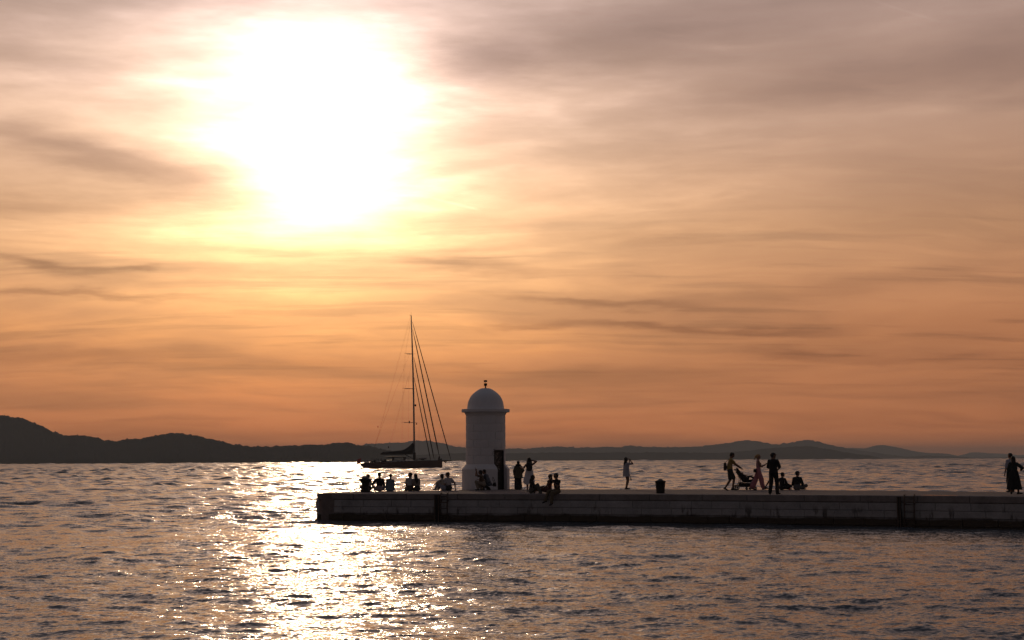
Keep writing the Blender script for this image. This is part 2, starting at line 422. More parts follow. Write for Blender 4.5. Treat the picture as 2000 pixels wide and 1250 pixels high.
def stone_mat(name, col, wet, rand=.16):
    m = bpy.data.materials.new(name); m.use_nodes = True; q = NT(m.node_tree); b = m.node_tree.nodes['Principled BSDF']
    g = q.n.new('ShaderNodeNewGeometry').outputs['Position']; oi = q.n.new('ShaderNodeObjectInfo').outputs['Random']
    n1 = q.noise(g, 1.6, 7, .65); n2 = q.noise(g, 14., 5, .6); z = q.sep(g)[2]
    k = q.add(.78, q.mul(q.sub(n1, .5), .9), q.mul(q.sub(n2, .5), .5), q.mul(oi, rand))
    c = q.vm('SCALE', col, sc=k)
    if wet:   # weed and damp climb from the waterline; drips and blotches above it
        run = q.noise(q.vm('MULTIPLY', g, (1.2, 1.2, .35)), 1.8, 5, .6)
        hgt = q.add(z, q.mul(q.sub(q.noise(q.vm('MULTIPLY', g, (1, 1, .1)), .8, 5, .6), .5), -.34))
        f = q.ss(hgt, .28, .44, 1, 0)
        c = q.mix(f, c, (.038, .032, .024))
        blot = q.mul(q.ss(run, .56, .64), q.ss(z, .95, .5, 0, 1))
        c = q.mix(q.mul(blot, .8), c, (.05, .042, .035))
        q.l.new(q.ss(hgt, .3, .5, .35, .85), b.inputs['Roughness'])
    else:
        b.inputs['Roughness'].default_value = .9; b.inputs['Specular IOR Level'].default_value = .2
    q.l.new(c, b.inputs['Base Color'])
    bn = q.n.new('ShaderNodeBump'); bn.inputs['Strength'].default_value = .5; bn.inputs['Distance'].default_value = .02
    q.l.new(q.add(n2, n1), bn.inputs['Height']); q.l.new(bn.outputs[0], b.inputs['Normal'])
    return m
M_STONE = stone_mat('weathered_limestone', (.45, .455, .46), True)
M_COPE = stone_mat('coping_limestone', (.33, .30, .29), False, .06)
M_DECK = stone_mat('worn_pier_paving', (.285, .24, .225), False, 0)

def pier():
    core = [Vector((x, y, 0)) for x, y in FRONT + BACK + CORNER]
    n = len(core)
    ins = []
    for i, p in enumerate(core):      # the core stands a hand's breadth behind the facing stones
        a, c = core[i - 1], core[(i + 1) % n]
        t = (c - a).normalized(); ins.append(p + Vector((-t.y, t.x, 0)) * .12)
    bm = bmesh.new()
    lo = [bm.verts.new((p.x, p.y, -1.5)) for p in ins]; hi = [bm.verts.new((p.x, p.y, DECK - .006)) for p in ins]
    bm.faces.new(hi)
    for i in range(n): bm.faces.new((lo[i], lo[(i + 1) % n], hi[(i + 1) % n], hi[i]))
    bmesh.ops.recalc_face_normals(bm, faces=bm.faces)
    me = bpy.data.meshes.new('pier'); bm.to_mesh(me); bm.free()
    o = link('pier', me, None, M_DECK)
    tag(o, 'low stone pier running in from the right with a square head', kind='structure')
    # facing stones, course by course, along the front and round the head
    path = [Vector((x, y, 0)) for x, y in [BACK[-1]] + CORNER + FRONT]
    seg = [(path[i + 1] - path[i]).length for i in range(len(path) - 1)]; tot = sum(seg)
    def along(s):
        i = 0
        while i < len(seg) - 1 and s > seg[i]: s -= seg[i]; i += 1
        t = (path[i + 1] - path[i]).normalized()
        return path[i] + t * s, t
    rr = random.Random(3)
    head = sum(seg[:5])
    courses = [(.985, 1.28, 1.7, 2.6), (.665, .985, .9, 1.7), (.365, .665, .8, 1.5), (.04, .365, .9, 1.8), (-.5, .04, 1.2, 2.2)]
    for ci, (z0, z1, l0, l1) in enumerate(courses):
        s = 0.
        while s < head + 45:
            L = rr.uniform(l0, l1) * (.55 if s < head else 1)
            if s < head < s + L: L = head - s if head - s > .3 else head - s + rr.uniform(l0, l1)
            a, _ = along(s + .006); b, _ = along(s + L - .006)
            t = (b - a); ln = t.length; t.normalize(); nrm = Vector((t.y, -t.x, 0))
            cope = ci == 0
            depth = .55 if cope else .3
            proud = (.014 if cope else 0) + rr.uniform(-.007, .007)
            mid_ = (a + b) / 2 + nrm * (proud - depth / 2)
            bv = .03 if cope else .014
            x, h = ln / 2, (z1 - z0) / 2 - .006
            mb = MB(); rows = []
            for yy, k in ((-depth / 2, bv), (-depth / 2 + bv, 0), (depth / 2, 0)):
                kz = k
                rows.append([Vector((-(x - k), yy, -(h - kz))), Vector((x - k, yy, -(h - kz))), Vector((x - k, yy, h - kz)), Vector((-(x - k), yy, h - kz))])
            mb.loft(rows)
            st = mb.build('coping_stone' if cope else 'stone', M_COPE if cope else M_STONE, o)
            st.location = (mid_.x, mid_.y, (z0 + z1) / 2 + (.004 if cope else 0)); st.rotation_euler = (0, 0, math.atan2(t.y, t.x))
            s += L
    return o
pier()

def wall_point(px, z):
    """the point of the pier's front wall seen in that column"""
    d = ray(px, 990); k = d.x / d.y
    Y = 62.
    for _ in range(30): Y = .5 * Y + .5 * front_y(k * Y)
    X = k * Y; e = .5
    t = Vector((2 * e, front_y(X + e) - front_y(X - e), 0)).normalized()
    return Vector((X, Y, z)), math.atan2(t.y, t.x)

M_RUST = mat('rusty_steel', (.10, .075, .06), .6, .4, vary=.4, vscale=8)
M_RUB = mat('black_rubber', (.02, .018, .016), .8, vary=.2)
def ladder(px0, px1, rungs, label):
    p, rz = wall_point((px0 + px1) / 2, 0); q_, _ = wall_point(px1, 0); w = (q_ - p).length
    r = empty('pier_ladder', p, rz)
    for s in (-1, 1):
        mb = MB()
        mb.tube([(s * w, .05, DECK + .035), (s * w, -.10, DECK + .02), (s * w, -.15, DECK - .08), (s * w, -.15, -.35)], .028, 8)
        mb.build('rail', M_RUST, r, True)
    for z in rungs:
        MB().tube([(-w, -.15, z), (w, -.15, z)], .018, 8).build('rung', M_RUST, r, True)
    for z in (.25, .95):
        for s in (-1, 1): MB().box((s * w, -.07, z), (.05, .14, .05)).build('bracket', M_RUST, r)
    tag(r, label, 'ladder', 'steel ladders on the pier wall')
ladder(862.5, 875.5, [1.16, .88, .6, .32, .04], 'steel ladder on the pier wall left of the lighthouse')
ladder(1768, 1787, [1.2, .92, .62, .32, .04], 'rusty steel ladder on the pier wall at the right')
def fender(px, w, label):
    p, rz = wall_point(px, 0); r = empty('fender_strip', p, rz)
    MB().box((0, -.075, .42), (w, .08, 1.62)).build('timber', M_RUB, r)
    for s in (-1, 1): MB().box((s * (w / 2 - .03), -.13, .42), (.05, .035, 1.6)).build('edge_strip', M_RUST, r)
    tag(r, label, 'fender', 'dark fender strips beside the ladders')
fender(854.5, .24, 'dark vertical fender strip beside the left ladder')
fender(1757, .16, 'dark vertical fender strip beside the right ladder')

# a film of water lying along the edge
def puddle():
    me = MB(); rr = random.Random(5); pts = []
    a = on_plane(1795, 967.6, DECK); b = on_plane(1872, 968.2, DECK); ax = (b - a) / 2; c = (a + b) / 2; w = Vector((-ax.y, ax.x, 0)).normalized() * .22
    me.v.append((c.x, c.y, DECK + .012)); n = 26
    for i in range(n):
        t = 2 * math.pi * i / n; k = rr.uniform(.8, 1.1); p = c + ax * math.cos(t) * k + w * math.sin(t) * k; me.v.append((p.x, p.y, DECK + .012))
    for i in range(n): me.f.append((0, 1 + i, 1 + (i + 1) % n))
    o = me.build('puddle', mat('rain_water', (.05, .05, .05), .06)); tag(o, 'thin film of water on the pier edge by the right ladder', kind='structure')
puddle()

def bollard(p, prof, label, n=20):
    o = MB().lathe(prof, (0, 0, 0), n).build('mooring_bollard', mat('black_cast_iron', (.016, .014, .013), .55, .3, vary=.3, vscale=6), None, True)
    o.location = p; tag(o, label, 'bollard', 'iron mooring bollards on the pier')
    return o
p = on_plane(713.5, 961, DECK)
bollard(p, [(.24, 0), (.235, .06), (.19, .16), (.175, .30), (.185, .42), (.24, .52), (.31, .585), (.32, .62), (.30, .645), (.19, .665), (.17, .70), (.12, .735), (0.01, .745)], 'black iron bollard with flared top near the pier head')
p = on_plane(1290, 963.4, DECK)
bollard(p, [(.185, 0), (.19, .02), (.20, .20), (.215, .36), (.222, .45), (.23, .47), (.245, .50), (.252, .525), (.24, .555), (.16, .575), (.11, .60), (.085, .632), (.02, .642)], 'black iron bollard alone near the middle of the pier')

# ------------------------------------------------------------------ lighthouse
LHX, LHY = -1.42, 76.45
def lighthouse():
    root = empty('lighthouse', (LHX, LHY, DECK))
    M = mat('white_limewash', (.78, .79, .80), .8, vary=.05, vscale=2.2, bump=.25, bscale=9)
    W = Vector((-LHX, -LHY, 0)).normalized(); az0 = math.atan2(W.y, W.x)      # towards the camera
    def pol(r, phi, z): a = az0 + R(phi); return Vector((r * math.cos(a), r * math.sin(a), z))
    HW, PH = .36, 46.
    def half(r): return math.degrees(math.asin(HW / r))
    # plinth with sloped shoulder, open where the doorway cuts it
    rows = []
    for r, z in ((1.255, 0), (1.255, 1.05), (1.235, 1.09), (1.05, 1.32), (.80, 1.325)):
        h = half(r); a0, a1 = PH + h, PH + 360 - h
        rows.append([pol(r, a0 + (a1 - a0) * k / 56, z) for k in range(57)])
    mb = MB(); mb.quadgrid(rows, False)
    for s in (0, -1):         # jambs
        col = [rw[s] for rw in rows]
        inner = [pol(.74, PH + (1 if s == 0 else -1) * half(.74), p.z) for p in col]
        mb.quadgrid([[p, q_] for p, q_ in zip(col, inner)], False)
    mb.build('plinth', M, root)
    # core behind the facing stones
    rows = []
    for z in (0, 3.95):
        rows.append([pol(1.022, PH + half(1.02) + (360 - 2 * half(1.02)) * k / 56, z) for k in range(57)])
    mb = MB(); mb.quadgrid(rows, False)
    for s in (0, -1):
        mb.quadgrid([[rows[0][s], pol(.74, PH + (1 if s == 0 else -1) * half(.74), 0)], [rows[1][s], pol(.74, PH + (1 if s == 0 else -1) * half(.74), 3.95)]], False)
    h = half(1.02)
    mb.loft([[pol(r, PH - h + 2 * h * k / 6, z) for k in range(7)] + [pol(.7, PH + h * 1.2 - 2.4 * h * k / 6, z) for k in range(7)] for r, z in ((1.022, 2.05), (1.022, 3.95))])
    mb.build('inner_wall', M, root)
    def stone(z0, z1, a0, a1, R0=1.046, r1=1.015):
        g = .55; z0 += .012; z1 -= .012; k = max(2, int((a1 - a0) / 8)); b = .012
        rows = []
        for r, z, e in ((r1, z0, 0), (R0 - b, z0, 0), (R0, z0 + b, .4), (R0, z1 - b, .4), (R0 - b, z1, 0), (r1, z1, 0)):
            rows.append([pol(r, a0 + g / 2 + e + (a1 - a0 - g - 2 * e) * j / k, z) for j in range(k + 1)])
        mb = MB(); mb.quadgrid(rows, False)
        for s in (0, -1): mb.f.append(tuple(range(0 if s == 0 else k, (k + 1) * 6, k + 1)) if s else tuple(range(0, (k + 1) * 6, k + 1))[::-1])
        mb.build('stone', M, root)
    zs = [1.325, 1.75, 2.17, 2.585, 3.005, 3.43, 3.86]
    for c in range(6):
        off = (c % 2) * 22.5 + 7; z0, z1 = zs[c], zs[c + 1]
        for k in range(8):
            a0 = off + 45 * k; a1 = a0 + 45
            if z0 < 2.05:      # keep the doorway clear
                h = half(1.046); d0, d1 = PH - h - 1, PH + h + 1
                parts = []
                for sh in (0, 360):
                    lo, hi = a0, a1
                    if sh == 360: lo, hi = a0 - 360, a1 - 360
                    if hi > d0 and lo < d1:
                        if lo < d0 - 3: parts.append((lo, d0))
                        if hi > d1 + 3: parts.append((d1, hi))
                        if z1 > 2.05:
                            stone(2.06, z1, max(lo, d0), min(hi, d1))
                        break
                else: parts = [(a0, a1)]
                for p0, p1 in parts: stone(z0, z1, p0, p1)
            else: stone(z0, z1, a0, a1)
    MB().lathe([(1.02, 3.84), (1.05, 3.872), (1.058, 3.90), (1.075, 3.95), (1.12, 4.02), (1.13, 4.04), (1.13, 4.06), (.9, 4.06)], n=64, caps=False).build('moulding', M, root, False)
    MB().lathe([(1.0, 4.045), (1.262, 4.045), (1.272, 4.055), (1.272, 4.19), (1.262, 4.203), (.90, 4.225)], n=64).build('cornice', M, root)
    MB().lathe([(.985, 4.20), (.978, 4.26), (.97, 4.33), (.955, 4.42), (.945, 4.50), (.92, 4.60), (.885, 4.70), (.84, 4.80), (.785, 4.89), (.715, 4.975), (.64, 5.05), (.55, 5.125), (.455, 5.19), (.36, 5.25), (.27, 5.295), (.235, 5.312), (.0, 5.318)], n=64, caps=False).build('dome', M, root, True)
    # door with scrawled tags
    dr = mat('dark_green_door', (.035, .034, .032), .5, .2, vary=.5, vscale=5)
    a = az0 + R(PH); u = Vector((math.cos(a), math.sin(a), 0)); s = Vector((-u.y, u.x, 0))
    Mx = Matrix((s, u, Vector((0, 0, 1)))).transposed()
    d = MB().box(u * .90 + Vector((0, 0, 1.02)), (.70, .05, 2.04), Mx).build('door', dr, root)
    for sx in (-1, 1): MB().box(u * .945 + s * (.325 * sx) + Vector((0, 0, 1.02)), (.05, .06, 2.0), Mx).build('door_frame', mat('door_iron', (.02, .019, .018), .5, .5), d)
    MB().box(u * .945 + Vector((0, 0, 2.0)), (.70, .06, .05), Mx).build('door_frame', MATS['door_iron'], d)
    for z in (.55, 1.25): MB().box(u * .932 + Vector((0, 0, z)), (.6, .015, .04), Mx).build('door_rail', MATS['door_iron'], d)
    MB().tube([u * .93 + s * .22 + Vector((0, 0, 1.0)), u * .99 + s * .22 + Vector((0, 0, 1.0)), u * .99 + s * .12 + Vector((0, 0, 1.0))], .012).build('handle', MATS['door_iron'], d)
    rr = random.Random(21); gm = mat('pale_spray_paint', (.34, .30, .27), .7); gd = mat('dark_spray_paint', (.02, .02, .022), .7)
    for i in range(15):
        cx, cz = rr.uniform(-.22, .22), rr.uniform(.85, 1.9); pts = []; ph = rr.uniform(0, 6)
        for k in range(16):
            t = k / 15 * rr.uniform(5, 7); pts.append((cx + .10 * math.sin(t * 1.3 + ph) * rr.uniform(.7, 1), cz + .11 * math.cos(t + ph) + .012 * k - .08))
        mb = MB(); rows = []
        for j, (x_, z_) in enumerate(pts):
            x_ = max(-.3, min(.3, x_)); w = .009 + .006 * math.sin(j)
            c0 = u * .9275 + s * x_ + Vector((0, 0, z_)); rows.append([c0 - Vector((0, 0, w)) - s * w, c0 + Vector((0, 0, w)) + s * w])
        mb.quadgrid(rows, False); mb.build('paint_scrawl', gm, d)
    for i in range(5):        # strokes on the wall beside the door
        ph0 = 22.5 + i * .9; z_ = 1.86 + .05 * i; mb = MB(); rows = []
        for j in range(9):
            t = j / 8; aa = ph0 - 4 + 7 * t; zz = z_ + .16 * t * (1 if i % 2 else -1) + .03 * math.sin(9 * t)
            rows.append([pol(1.0495, aa, zz), pol(1.0495, aa + .3, zz + .022)])
        mb.quadgrid(rows, False); mb.build('paint_scrawl', gd, root)
    # lantern
    iron = MATS['door_iron']
    ln = MB().lathe([(.075, 5.31), (.07, 5.33), (.035, 5.34), (.032, 5.44), (.05, 5.45), (.085, 5.47), (.088, 5.56), (.09, 5.575), (.02, 5.578)], n=16).build('lantern', iron, root, False)
    for k in range(4):
        a_ = k * math.pi / 2 + .1; MB().tube([(0, 0, 5.44), (.12 * math.cos(a_), .12 * math.sin(a_), 5.43)], .009, 6).build('bracket', iron, ln)
    gl = bpy.data.materials.new('lantern_glass'); gl.use_nodes = True; b = gl.node_tree.nodes['Principled BSDF']
    b.inputs['Base Color'].default_value = (.95, .95, .92, 1); b.inputs['Transmission Weight'].default_value = .95; b.inputs['Roughness'].default_value = .12; b.inputs['IOR'].default_value = 1.1
    MB().lathe([(.06, 5.578), (.06, 5.645)], n=16).build('lens', gl, ln, False)
    MB().lathe([(.088, 5.648), (.09, 5.66), (.09, 5.735), (.08, 5.745), (.01, 5.748)], n=16).build('cap', iron, ln, False)
    # thick glass fin so that the cap is carried
    MB().tube([(0, 0, 5.57), (0, 0, 5.66)], .008, 6).build('stem', iron, ln)
    MB().ell(pol(.33, 20, 5.225), (.02, .02, .014)).build('vent', iron, root)
    tag(root, 'white round domed lighthouse standing on the pier, graffiti on its door', 'lighthouse')
lighthouse()

# ------------------------------------------------------------------ sailing yacht at anchor speed behind the pier
YD = 530.
YW = at_dist(705, 915.5, YD)
YS = F_PX / YD
def yx(px): return (px - 705) / YS
def yz(py, px=790): return (915.4 - .005 * (px - 790) - py) / YS
def yacht():
    root = empty('sailing_yacht', (YW.x, YD, 0), 0)
    H = mat('dark_maroon_topsides', (.12, .05, .045), .4, vary=.1)
    A = mat('anodised_mast_alloy', (.30, .30, .32), .45, .6); DKM = mat('dark_rigging', (.02, .018, .018), .6)
    TK = mat('teak_deck', (.22, .14, .085), .7, vary=.2); CV = mat('dark_sailcloth', (.022, .02, .024), .85, vary=.2)
    WH = mat('pale_gelcoat', (.45, .43, .42), .4); GLS = mat('smoked_window', (.02, .02, .025), .1)
    # hull: sections from the overhanging stern to the plumb bow
    rows = []; xs = [0, .7, 1.8, 3.5, 6, 9, 13, 17, 21, 24.5, 27, 28.6, 29.55, 29.72]
    beam = [2.2, 2.4, 2.6, 2.85, 3.1, 3.25, 3.3, 3.2, 2.8, 2.2, 1.45, .8, .22, .05]
    for i, (x, b) in enumerate(zip(xs, beam)):
        sheer = 1.93 + (.35 if x > 1.6 else 0) + .0185 * x + .03 * (x / 29.7) ** 2 * 5
        keel = max(-1.0, 1.0 - x * .62) if x < 4 else -1.0
        sec = []
        for k in range(13):
            t = -1 + 2 * k / 12; w = b * (1 if abs(t) > .98 else (1 - (1 - abs(t)) ** 2.6 * .9) if False else 1)
            a = math.pi * (k / 12)
            yy = -b * math.cos(a) ** 1 if True else 0
            zz = sheer - (sheer - keel) * math.sin(a) ** .55
            sec.append((x if zz > 0 or x < 28 else x, yy, zz))
        rows.append([Vector(p) for p in sec])
    mb = MB(); mb.quadgrid(rows, False); mb.f.append(tuple(range(13))); mb.build('hull', H, root, True)
    rows = [[Vector((x, -b, 0)), Vector((x, b, 0))] for x, b in zip(xs, beam)]
    for rw, x in zip(rows, xs):
        for v in rw: v.z = 1.90 + (.35 if x > 1.6 else 0) + .0185 * x + .03 * (x / 29.7) ** 2 * 5
    mb = MB(); mb.quadgrid(rows, False); mb.build('deck', TK, root)
    for s in (-1, 1):
        MB().tube([(x, s * (b - .03), 1.97 + (.35 if x > 1.6 else 0) + .0185 * x + .15 * (x / 29.7) ** 2) for x, b in zip(xs, beam)], .06, 6).build('toe_rail', DKM, root)
    # low coachroof
    def coach(x0, x1, w, z0, z1, nm, m_, n=10, parent=None):
        rows = []
        for i in range(n + 1):
            t = i / n; x = x0 + (x1 - x0) * t; e = math.sin(math.pi * min(max(t, .02), .98)) ** .35
            rows.append([Vector((x, w * e * math.cos(a), z0 + (z1 - z0) * e * abs(math.sin(a)) ** .6)) for a in (math.pi * k / 10 for k in range(11))])
        mb = MB(); mb.quadgrid(rows, False); return mb.build(nm, m_, parent or root, True)
    coach(yx(742), yx(818), 1.9, 2.2, yz(897.6), 'coachroof', WH)
    for s in (-1, 1):
        for k in range(5):
            x = yx(778) + k * 1.3; MB().box((x, s * 1.52, 2.75), (.8, .9, .16)).build('window', GLS, root)
    ht = coach(yx(751), yx(791), 1.7, yz(893.8), yz(891.0), 'hardtop', DKM)
    for px0, w in ((767.5, 3.6), (789.5, 3.8)):
        for s in (-1, 1):
            rows = []
            for z, k in ((yz(899.5), .8), (yz(897), .85), (yz(894.5), 1.0), (yz(892.8), 1.6)):
                rows.append([Vector((yx(px0) + k * w / YS * a, s * 1.35 + b, z)) for a, b in ((-.5, -.05), (.5, -.05), (.5, .05), (-.5, .05))])
            MB().loft(rows).build('hardtop_post', DKM, root)
    MB().box((yx(779), 0, yz(899)), (4.2, 2.4, .5)).build('cockpit_coaming', WH, root)
    for px_ in (733, 742):          # wheels and pedestals
        MB().tube([(yx(px_), 1.1, 2.2), (yx(px_) + .2, 1.1, 3.3)], .14).build('pedestal', DKM, root)
        mb = MB(); c = Vector((yx(px_) + .25, 1.1, 3.35)); mb.tube([c + Vector((.1 * math.sin(a), .62 * math.cos(a), .62 * math.sin(a))) for a in (2 * math.pi * k / 20 for k in range(21))], .035, 5); mb.build('steering_wheel', DKM, root)
    # gear on the afterdeck: winches, cushions, rolled awning
    for px_, w_, h_ in ((727, 1.0, .5), (731.5, .8, .8), (748, 1.3, .6), (753, 1.2, .9), (759, 1.6, .5)):
        MB().ell((yx(px_), -.9, yz(903) + h_ * .6), (w_ * .5, .6, h_ * .75), 10, 6).build('deck_gear', CV, root, True)
    # stern rail and lifelines
    st = [(705.5, 905), (716, 902), (725, 902), (733, 901), (742, 901), (815, 900.6), (828, 900.6), (840, 900.4), (851, 900.3)]
    for px_, py in st:
        for s in (-1, 1):
            x = yx(px_); b = float(np.interp(x, xs, beam)) - .12
            MB().tube([(x, s * b, yz(py)), (x, s * b, yz(py) + .85)], .025, 5).build('stanchion', A, root)
    for s in (-1, 1):
        for dz in (.45, .85):
            MB().tube([(yx(a), s * (float(np.interp(yx(a), xs, beam)) - .12), yz(b) + dz) for a, b in st], .012, 4).build('lifeline', DKM, root)
    # mast, boom, stacked mainsail
    mt = Vector((yx(802), 0, yz(616))); mf = Vector((yx(808.6), 0, yz(900)))
    pts = [mf.lerp(mt, t) + Vector((.25 * math.sin(math.pi * t), 0, 0)) for t in (0, .2, .4, .6, .8, 1)]
    mast = MB().tube(pts, [.34, .33, .31, .29, .25, .17], 10).build('mast', A, root, True)
    MB().tube([mt, mt + Vector((0, 0, 1.2))], .03, 5).build('wind_vane', DKM, mast)
    MB().box(mt + Vector((-.35, 0, .1)), (.6, .1, .1)).build('masthead_crane', DKM, mast)
    MB().ell((yx(810.8), 0, yz(792.5)), (.35, .35, .42)).build('radar_dome', DKM, mast)
    MB().ell((yx(799), 0, yz(825)), (.25, .25, .5)).build('steaming_light', DKM, mast)
    MB().ell((yx(812.8), 0, yz(828.5)), (.25, .25, .3)).build('deck_light', DKM, mast)
    MB().box((yx(808.8), 0, yz(891)), (.95, 1.1, 2.6)).build('winch_base', DKM, mast)
    def mast_at(py):
        t = (900 - py) / (900 - 616); return mf.lerp(mt, t) + Vector((.25 * math.sin(math.pi * t), 0, 0))
    for py, a, b in ((692, 790.5, 811), (760, 786.5, 810.5), (826, 785, 815)):
        c = mast_at(py)
        for s, e in ((-1, a), (1, a + 2)):
            MB().tube([c, Vector((yx(e), s * 2.3, yz(py) + .1))], [.10, .05], 6).build('spreader', A, mast)
        MB().tube([c, Vector((yx(b), -.5, yz(py)))], .04, 5).build('jumper', A, mast)
    MB().tube([(yx(807), 0, yz(886.2)), (yx(742.5), 0, yz(886.8))], [.34, .26], 10).build('boom', DKM, root, True)
    prof = [(808.5, 864, 874), (806, 864.5, 886), (801, 869, 886), (797, 873, 886), (790, 877.5, 886), (784, 879.6, 886), (775, 880.5, 886), (760, 881.8, 886.2), (748, 882.4, 886.4), (745.5, 884, 886.4), (742.5, 886.1, 886.6)]
    rows = []
    for px_, t_, b_ in prof:
        zt, zb = yz(t_), yz(b_); rows.append([Vector((yx(px_), .34 * math.cos(a), (zt + zb) / 2 + (zt - zb) / 2 * math.sin(a))) for a in (2 * math.pi * k / 12 for k in range(12))])
    MB().loft(rows).build('furled_mainsail', CV, root, True)
    MB().tube([(yx(789), 0, yz(887)), (yx(813), 0, yz(900))], .1, 6).build('vang', DKM, root)
    # furled headsails on their stays
    for a, b, c, d, w in ((804.6, 629, 880, 899.4, .17), (805.2, 644, 857.3, 892, .21), (807.3, 698, 847.3, 898.4, .19), (807.9, 738, 840.2, 898.6, .17)):
        p0, p1 = Vector((yx(a), 0, yz(a and b))), Vector((yx(c), 0, yz(d)))
        ctr = [p0, p0.lerp(p1, .12), p0.lerp(p1, .5) + Vector((.0, 0, -.15)), p0.lerp(p1, .93), p1]
        MB().tube(ctr, [.05, w * .8, w, w * 1.05, .05], 8).build('furled_headsail', CV, root, True)
    MB().tube([(yx(857.3), 0, yz(892)), (yx(856.3), 0, yz(900.5))], [.3, .5], 8).build('furling_drum', DKM, root)
    MB().tube([(yx(860), 0, yz(899)), (yx(861.5), 0, yz(896))], [.3, .2], 8).build('furling_drum', DKM, root)
    for a, b, c, d in ((800.5, 617, 725, 901), (801, 622, 733, 874), (799.6, 690, 733, 868), (799.6, 690, 729, 879), (796.8, 735, 762, 866), (796.8, 735, 760, 885), (804, 700, 797.3, 752), (797.3, 735, 797.3, 900)):
        MB().tube([(yx(a), -.3, yz(b)), (yx(c), -1.6, yz(d))], .016, 4).build('stay', DKM, root)
    for s in (-1, 1):
        MB().tube([mast_at(622), (yx(790.5), s * 2.3, yz(692)), (yx(786.5), s * 2.3, yz(760)), (yx(785.3), s * 2.3, yz(826)), (yx(785), s * 2.9, yz(899))], .014, 4).build('shroud', DKM, root)
    MB().tube([(yx(818), -.5, yz(826)), (yx(818.3), -1.5, yz(900))], .02, 4).build('halyard', DKM, root)
    MB().ell((yx(738.2), -.9, yz(834)), (.14, .14, .4)).build('block', DKM, root); MB().ell((yx(759), -1.2, yz(873.5)), (.2, .2, .4)).build('block', DKM, root)
    # bowsprit and anchor
    MB().tube([(yx(860), 0, yz(900.8)), (yx(881.5), 0, yz(900.2))], [.3, .12], 8).build('bowsprit', DKM, root)
    MB().tube([(yx(866), 0, yz(901.3)), (yx(869.5), 0, yz(903.6)), (yx(871.5), .0, yz(902))], [.12, .3, .1], 6).build('anchor', DKM, root)
    # ensign on its staff
    MB().tube([(yx(707), 0, yz(905)), (yx(704), 0, yz(892))], .035, 6).build('flagstaff', A, root)
    mb = MB(); rows = []
    for i in range(9):
        t = i / 8; rows.append([Vector((yx(704.2 + .9 * (1 - t)) - 1.28 * k / 5 * (1 + .2 * t), .18 * math.sin(k * 1.3 + t * 2), yz(894.5 + 10 * t) - .38 * (k / 5) * (1 + .2 * math.sin(3 * t)))) for k in range(6)])
    mb.quadgrid(rows, False); mb.build('ensign', mat('red_bunting', (.55, .07, .04), .8), root)
    for s in (-.45,):
        MB().tube([(yx(717), s, yz(902)), (yx(717.5), s, yz(898))], .12, 6).build('outboard_bracket', DKM, root)
    tag(root, 'long dark sailing yacht with tall mast and furled sails behind the pier head', 'sailing yacht')
    # tender lashed on the foredeck
    rows = []
    for x, b, z in ((0, .55, .5), (.8, .75, .48), (1.8, .78, .5), (2.5, .5, .62), (2.9, .12, .72)):
        rows.append([Vector((x, b * math.cos(a), z + .27 * math.sin(a))) for a in (2 * math.pi * k / 10 for k in range(10))])
    te = empty('tender', (YW.x + yx(818), YD - .3, yz(898.6)), 0)
    MB().loft(rows).build('hull', mat('grey_inflatable_fabric', (.20, .19, .21), .6), te, True); MB().box((1.2, 0, .84), (.7, .7, .12)).build('thwart', WH, te); MB().box((1.2, 0, .12), (1.4, .6, .35)).build('chock', DKM, te)
    tag(te, 'small grey tender stowed on the foredeck of the sailing yacht', 'dinghy')
yacht()

def motorboat():
    p = at_dist(471, 905.4, 1500.); s = 1500 / F_PX
    r = empty('motorboat', (p.x, 1500, 0), R(8))
    DKM = MATS['dark_rigging']
    rows = []
    for x, b, z in ((-4 * s, 1.0, .7), (-2 * s, 1.15, .7), (1 * s, 1.1, .78), (3 * s, .6, .95), (4.4 * s, .06, 1.15)):
        rows.append([Vector((x, -b, z)), Vector((x, -b * .7, -.3)), Vector((x, b * .7, -.3)), Vector((x, b, z))])
    MB().loft(rows).build('hull', mat('dark_boat_paint', (.05, .04, .04), .5), r)
    MB().loft([[Vector((x + k * s, y, z)) for x, y in ((-1.0, -.7), (1.2, -.6), (1.2, .6), (-1.0, .7))] for k, z in ((0, .65), (0, 1.1), (-.2, 1.75))]).build('cabin', MATS['dark_boat_paint'], r)
    MB().tube([(-.5, 0, 1.7), (-.5, 0, 2.2)], .06, 5).build('light_mast', DKM, r)
    tag(r, 'tiny dark motorboat far off below the left island', 'motorboat')
motorboat()

# ------------------------------------------------------------------ people
def V3(*a): return Vector(a)
def seg(p0, p1, r0, r1, tg='skin', flat=1., side=None): return (Vector(p0), Vector(p1), r0, r1, tg, flat, Vector(side) if side is not None else None)

def seg_mesh(segs, n=12):
    mb = MB()
    for p0, p1, r0, r1, tg, flat, side in segs:
        t = p1 - p0; L = t.length
        t = t / L if L > 1e-5 else Vector((0, 0, 1))
        u = (side - t * side.dot(t)) if side is not None else t.orthogonal()
        if u.length < 1e-4: u = t.orthogonal()
        u.normalize(); w = t.cross(u)
        rows = []
        for k in (0.04, .35, .7): rows.append((p0 - t * r0 * math.cos(k * math.pi / 2) * (flat if flat < 1 else 1), r0 * math.sin(k * math.pi / 2)))
        rows.append((p0, r0)); rows.append((p1, r1))
        for k in (.7, .35, .04): rows.append((p1 + t * r1 * math.cos(k * math.pi / 2) * (flat if flat < 1 else 1), r1 * math.sin(k * math.pi / 2)))
        mb.loft([[c + (u * math.cos(a) + w * math.sin(a) * flat) * r for a in (2 * math.pi * j / n for j in range(n))] for c, r in rows])
    return mb

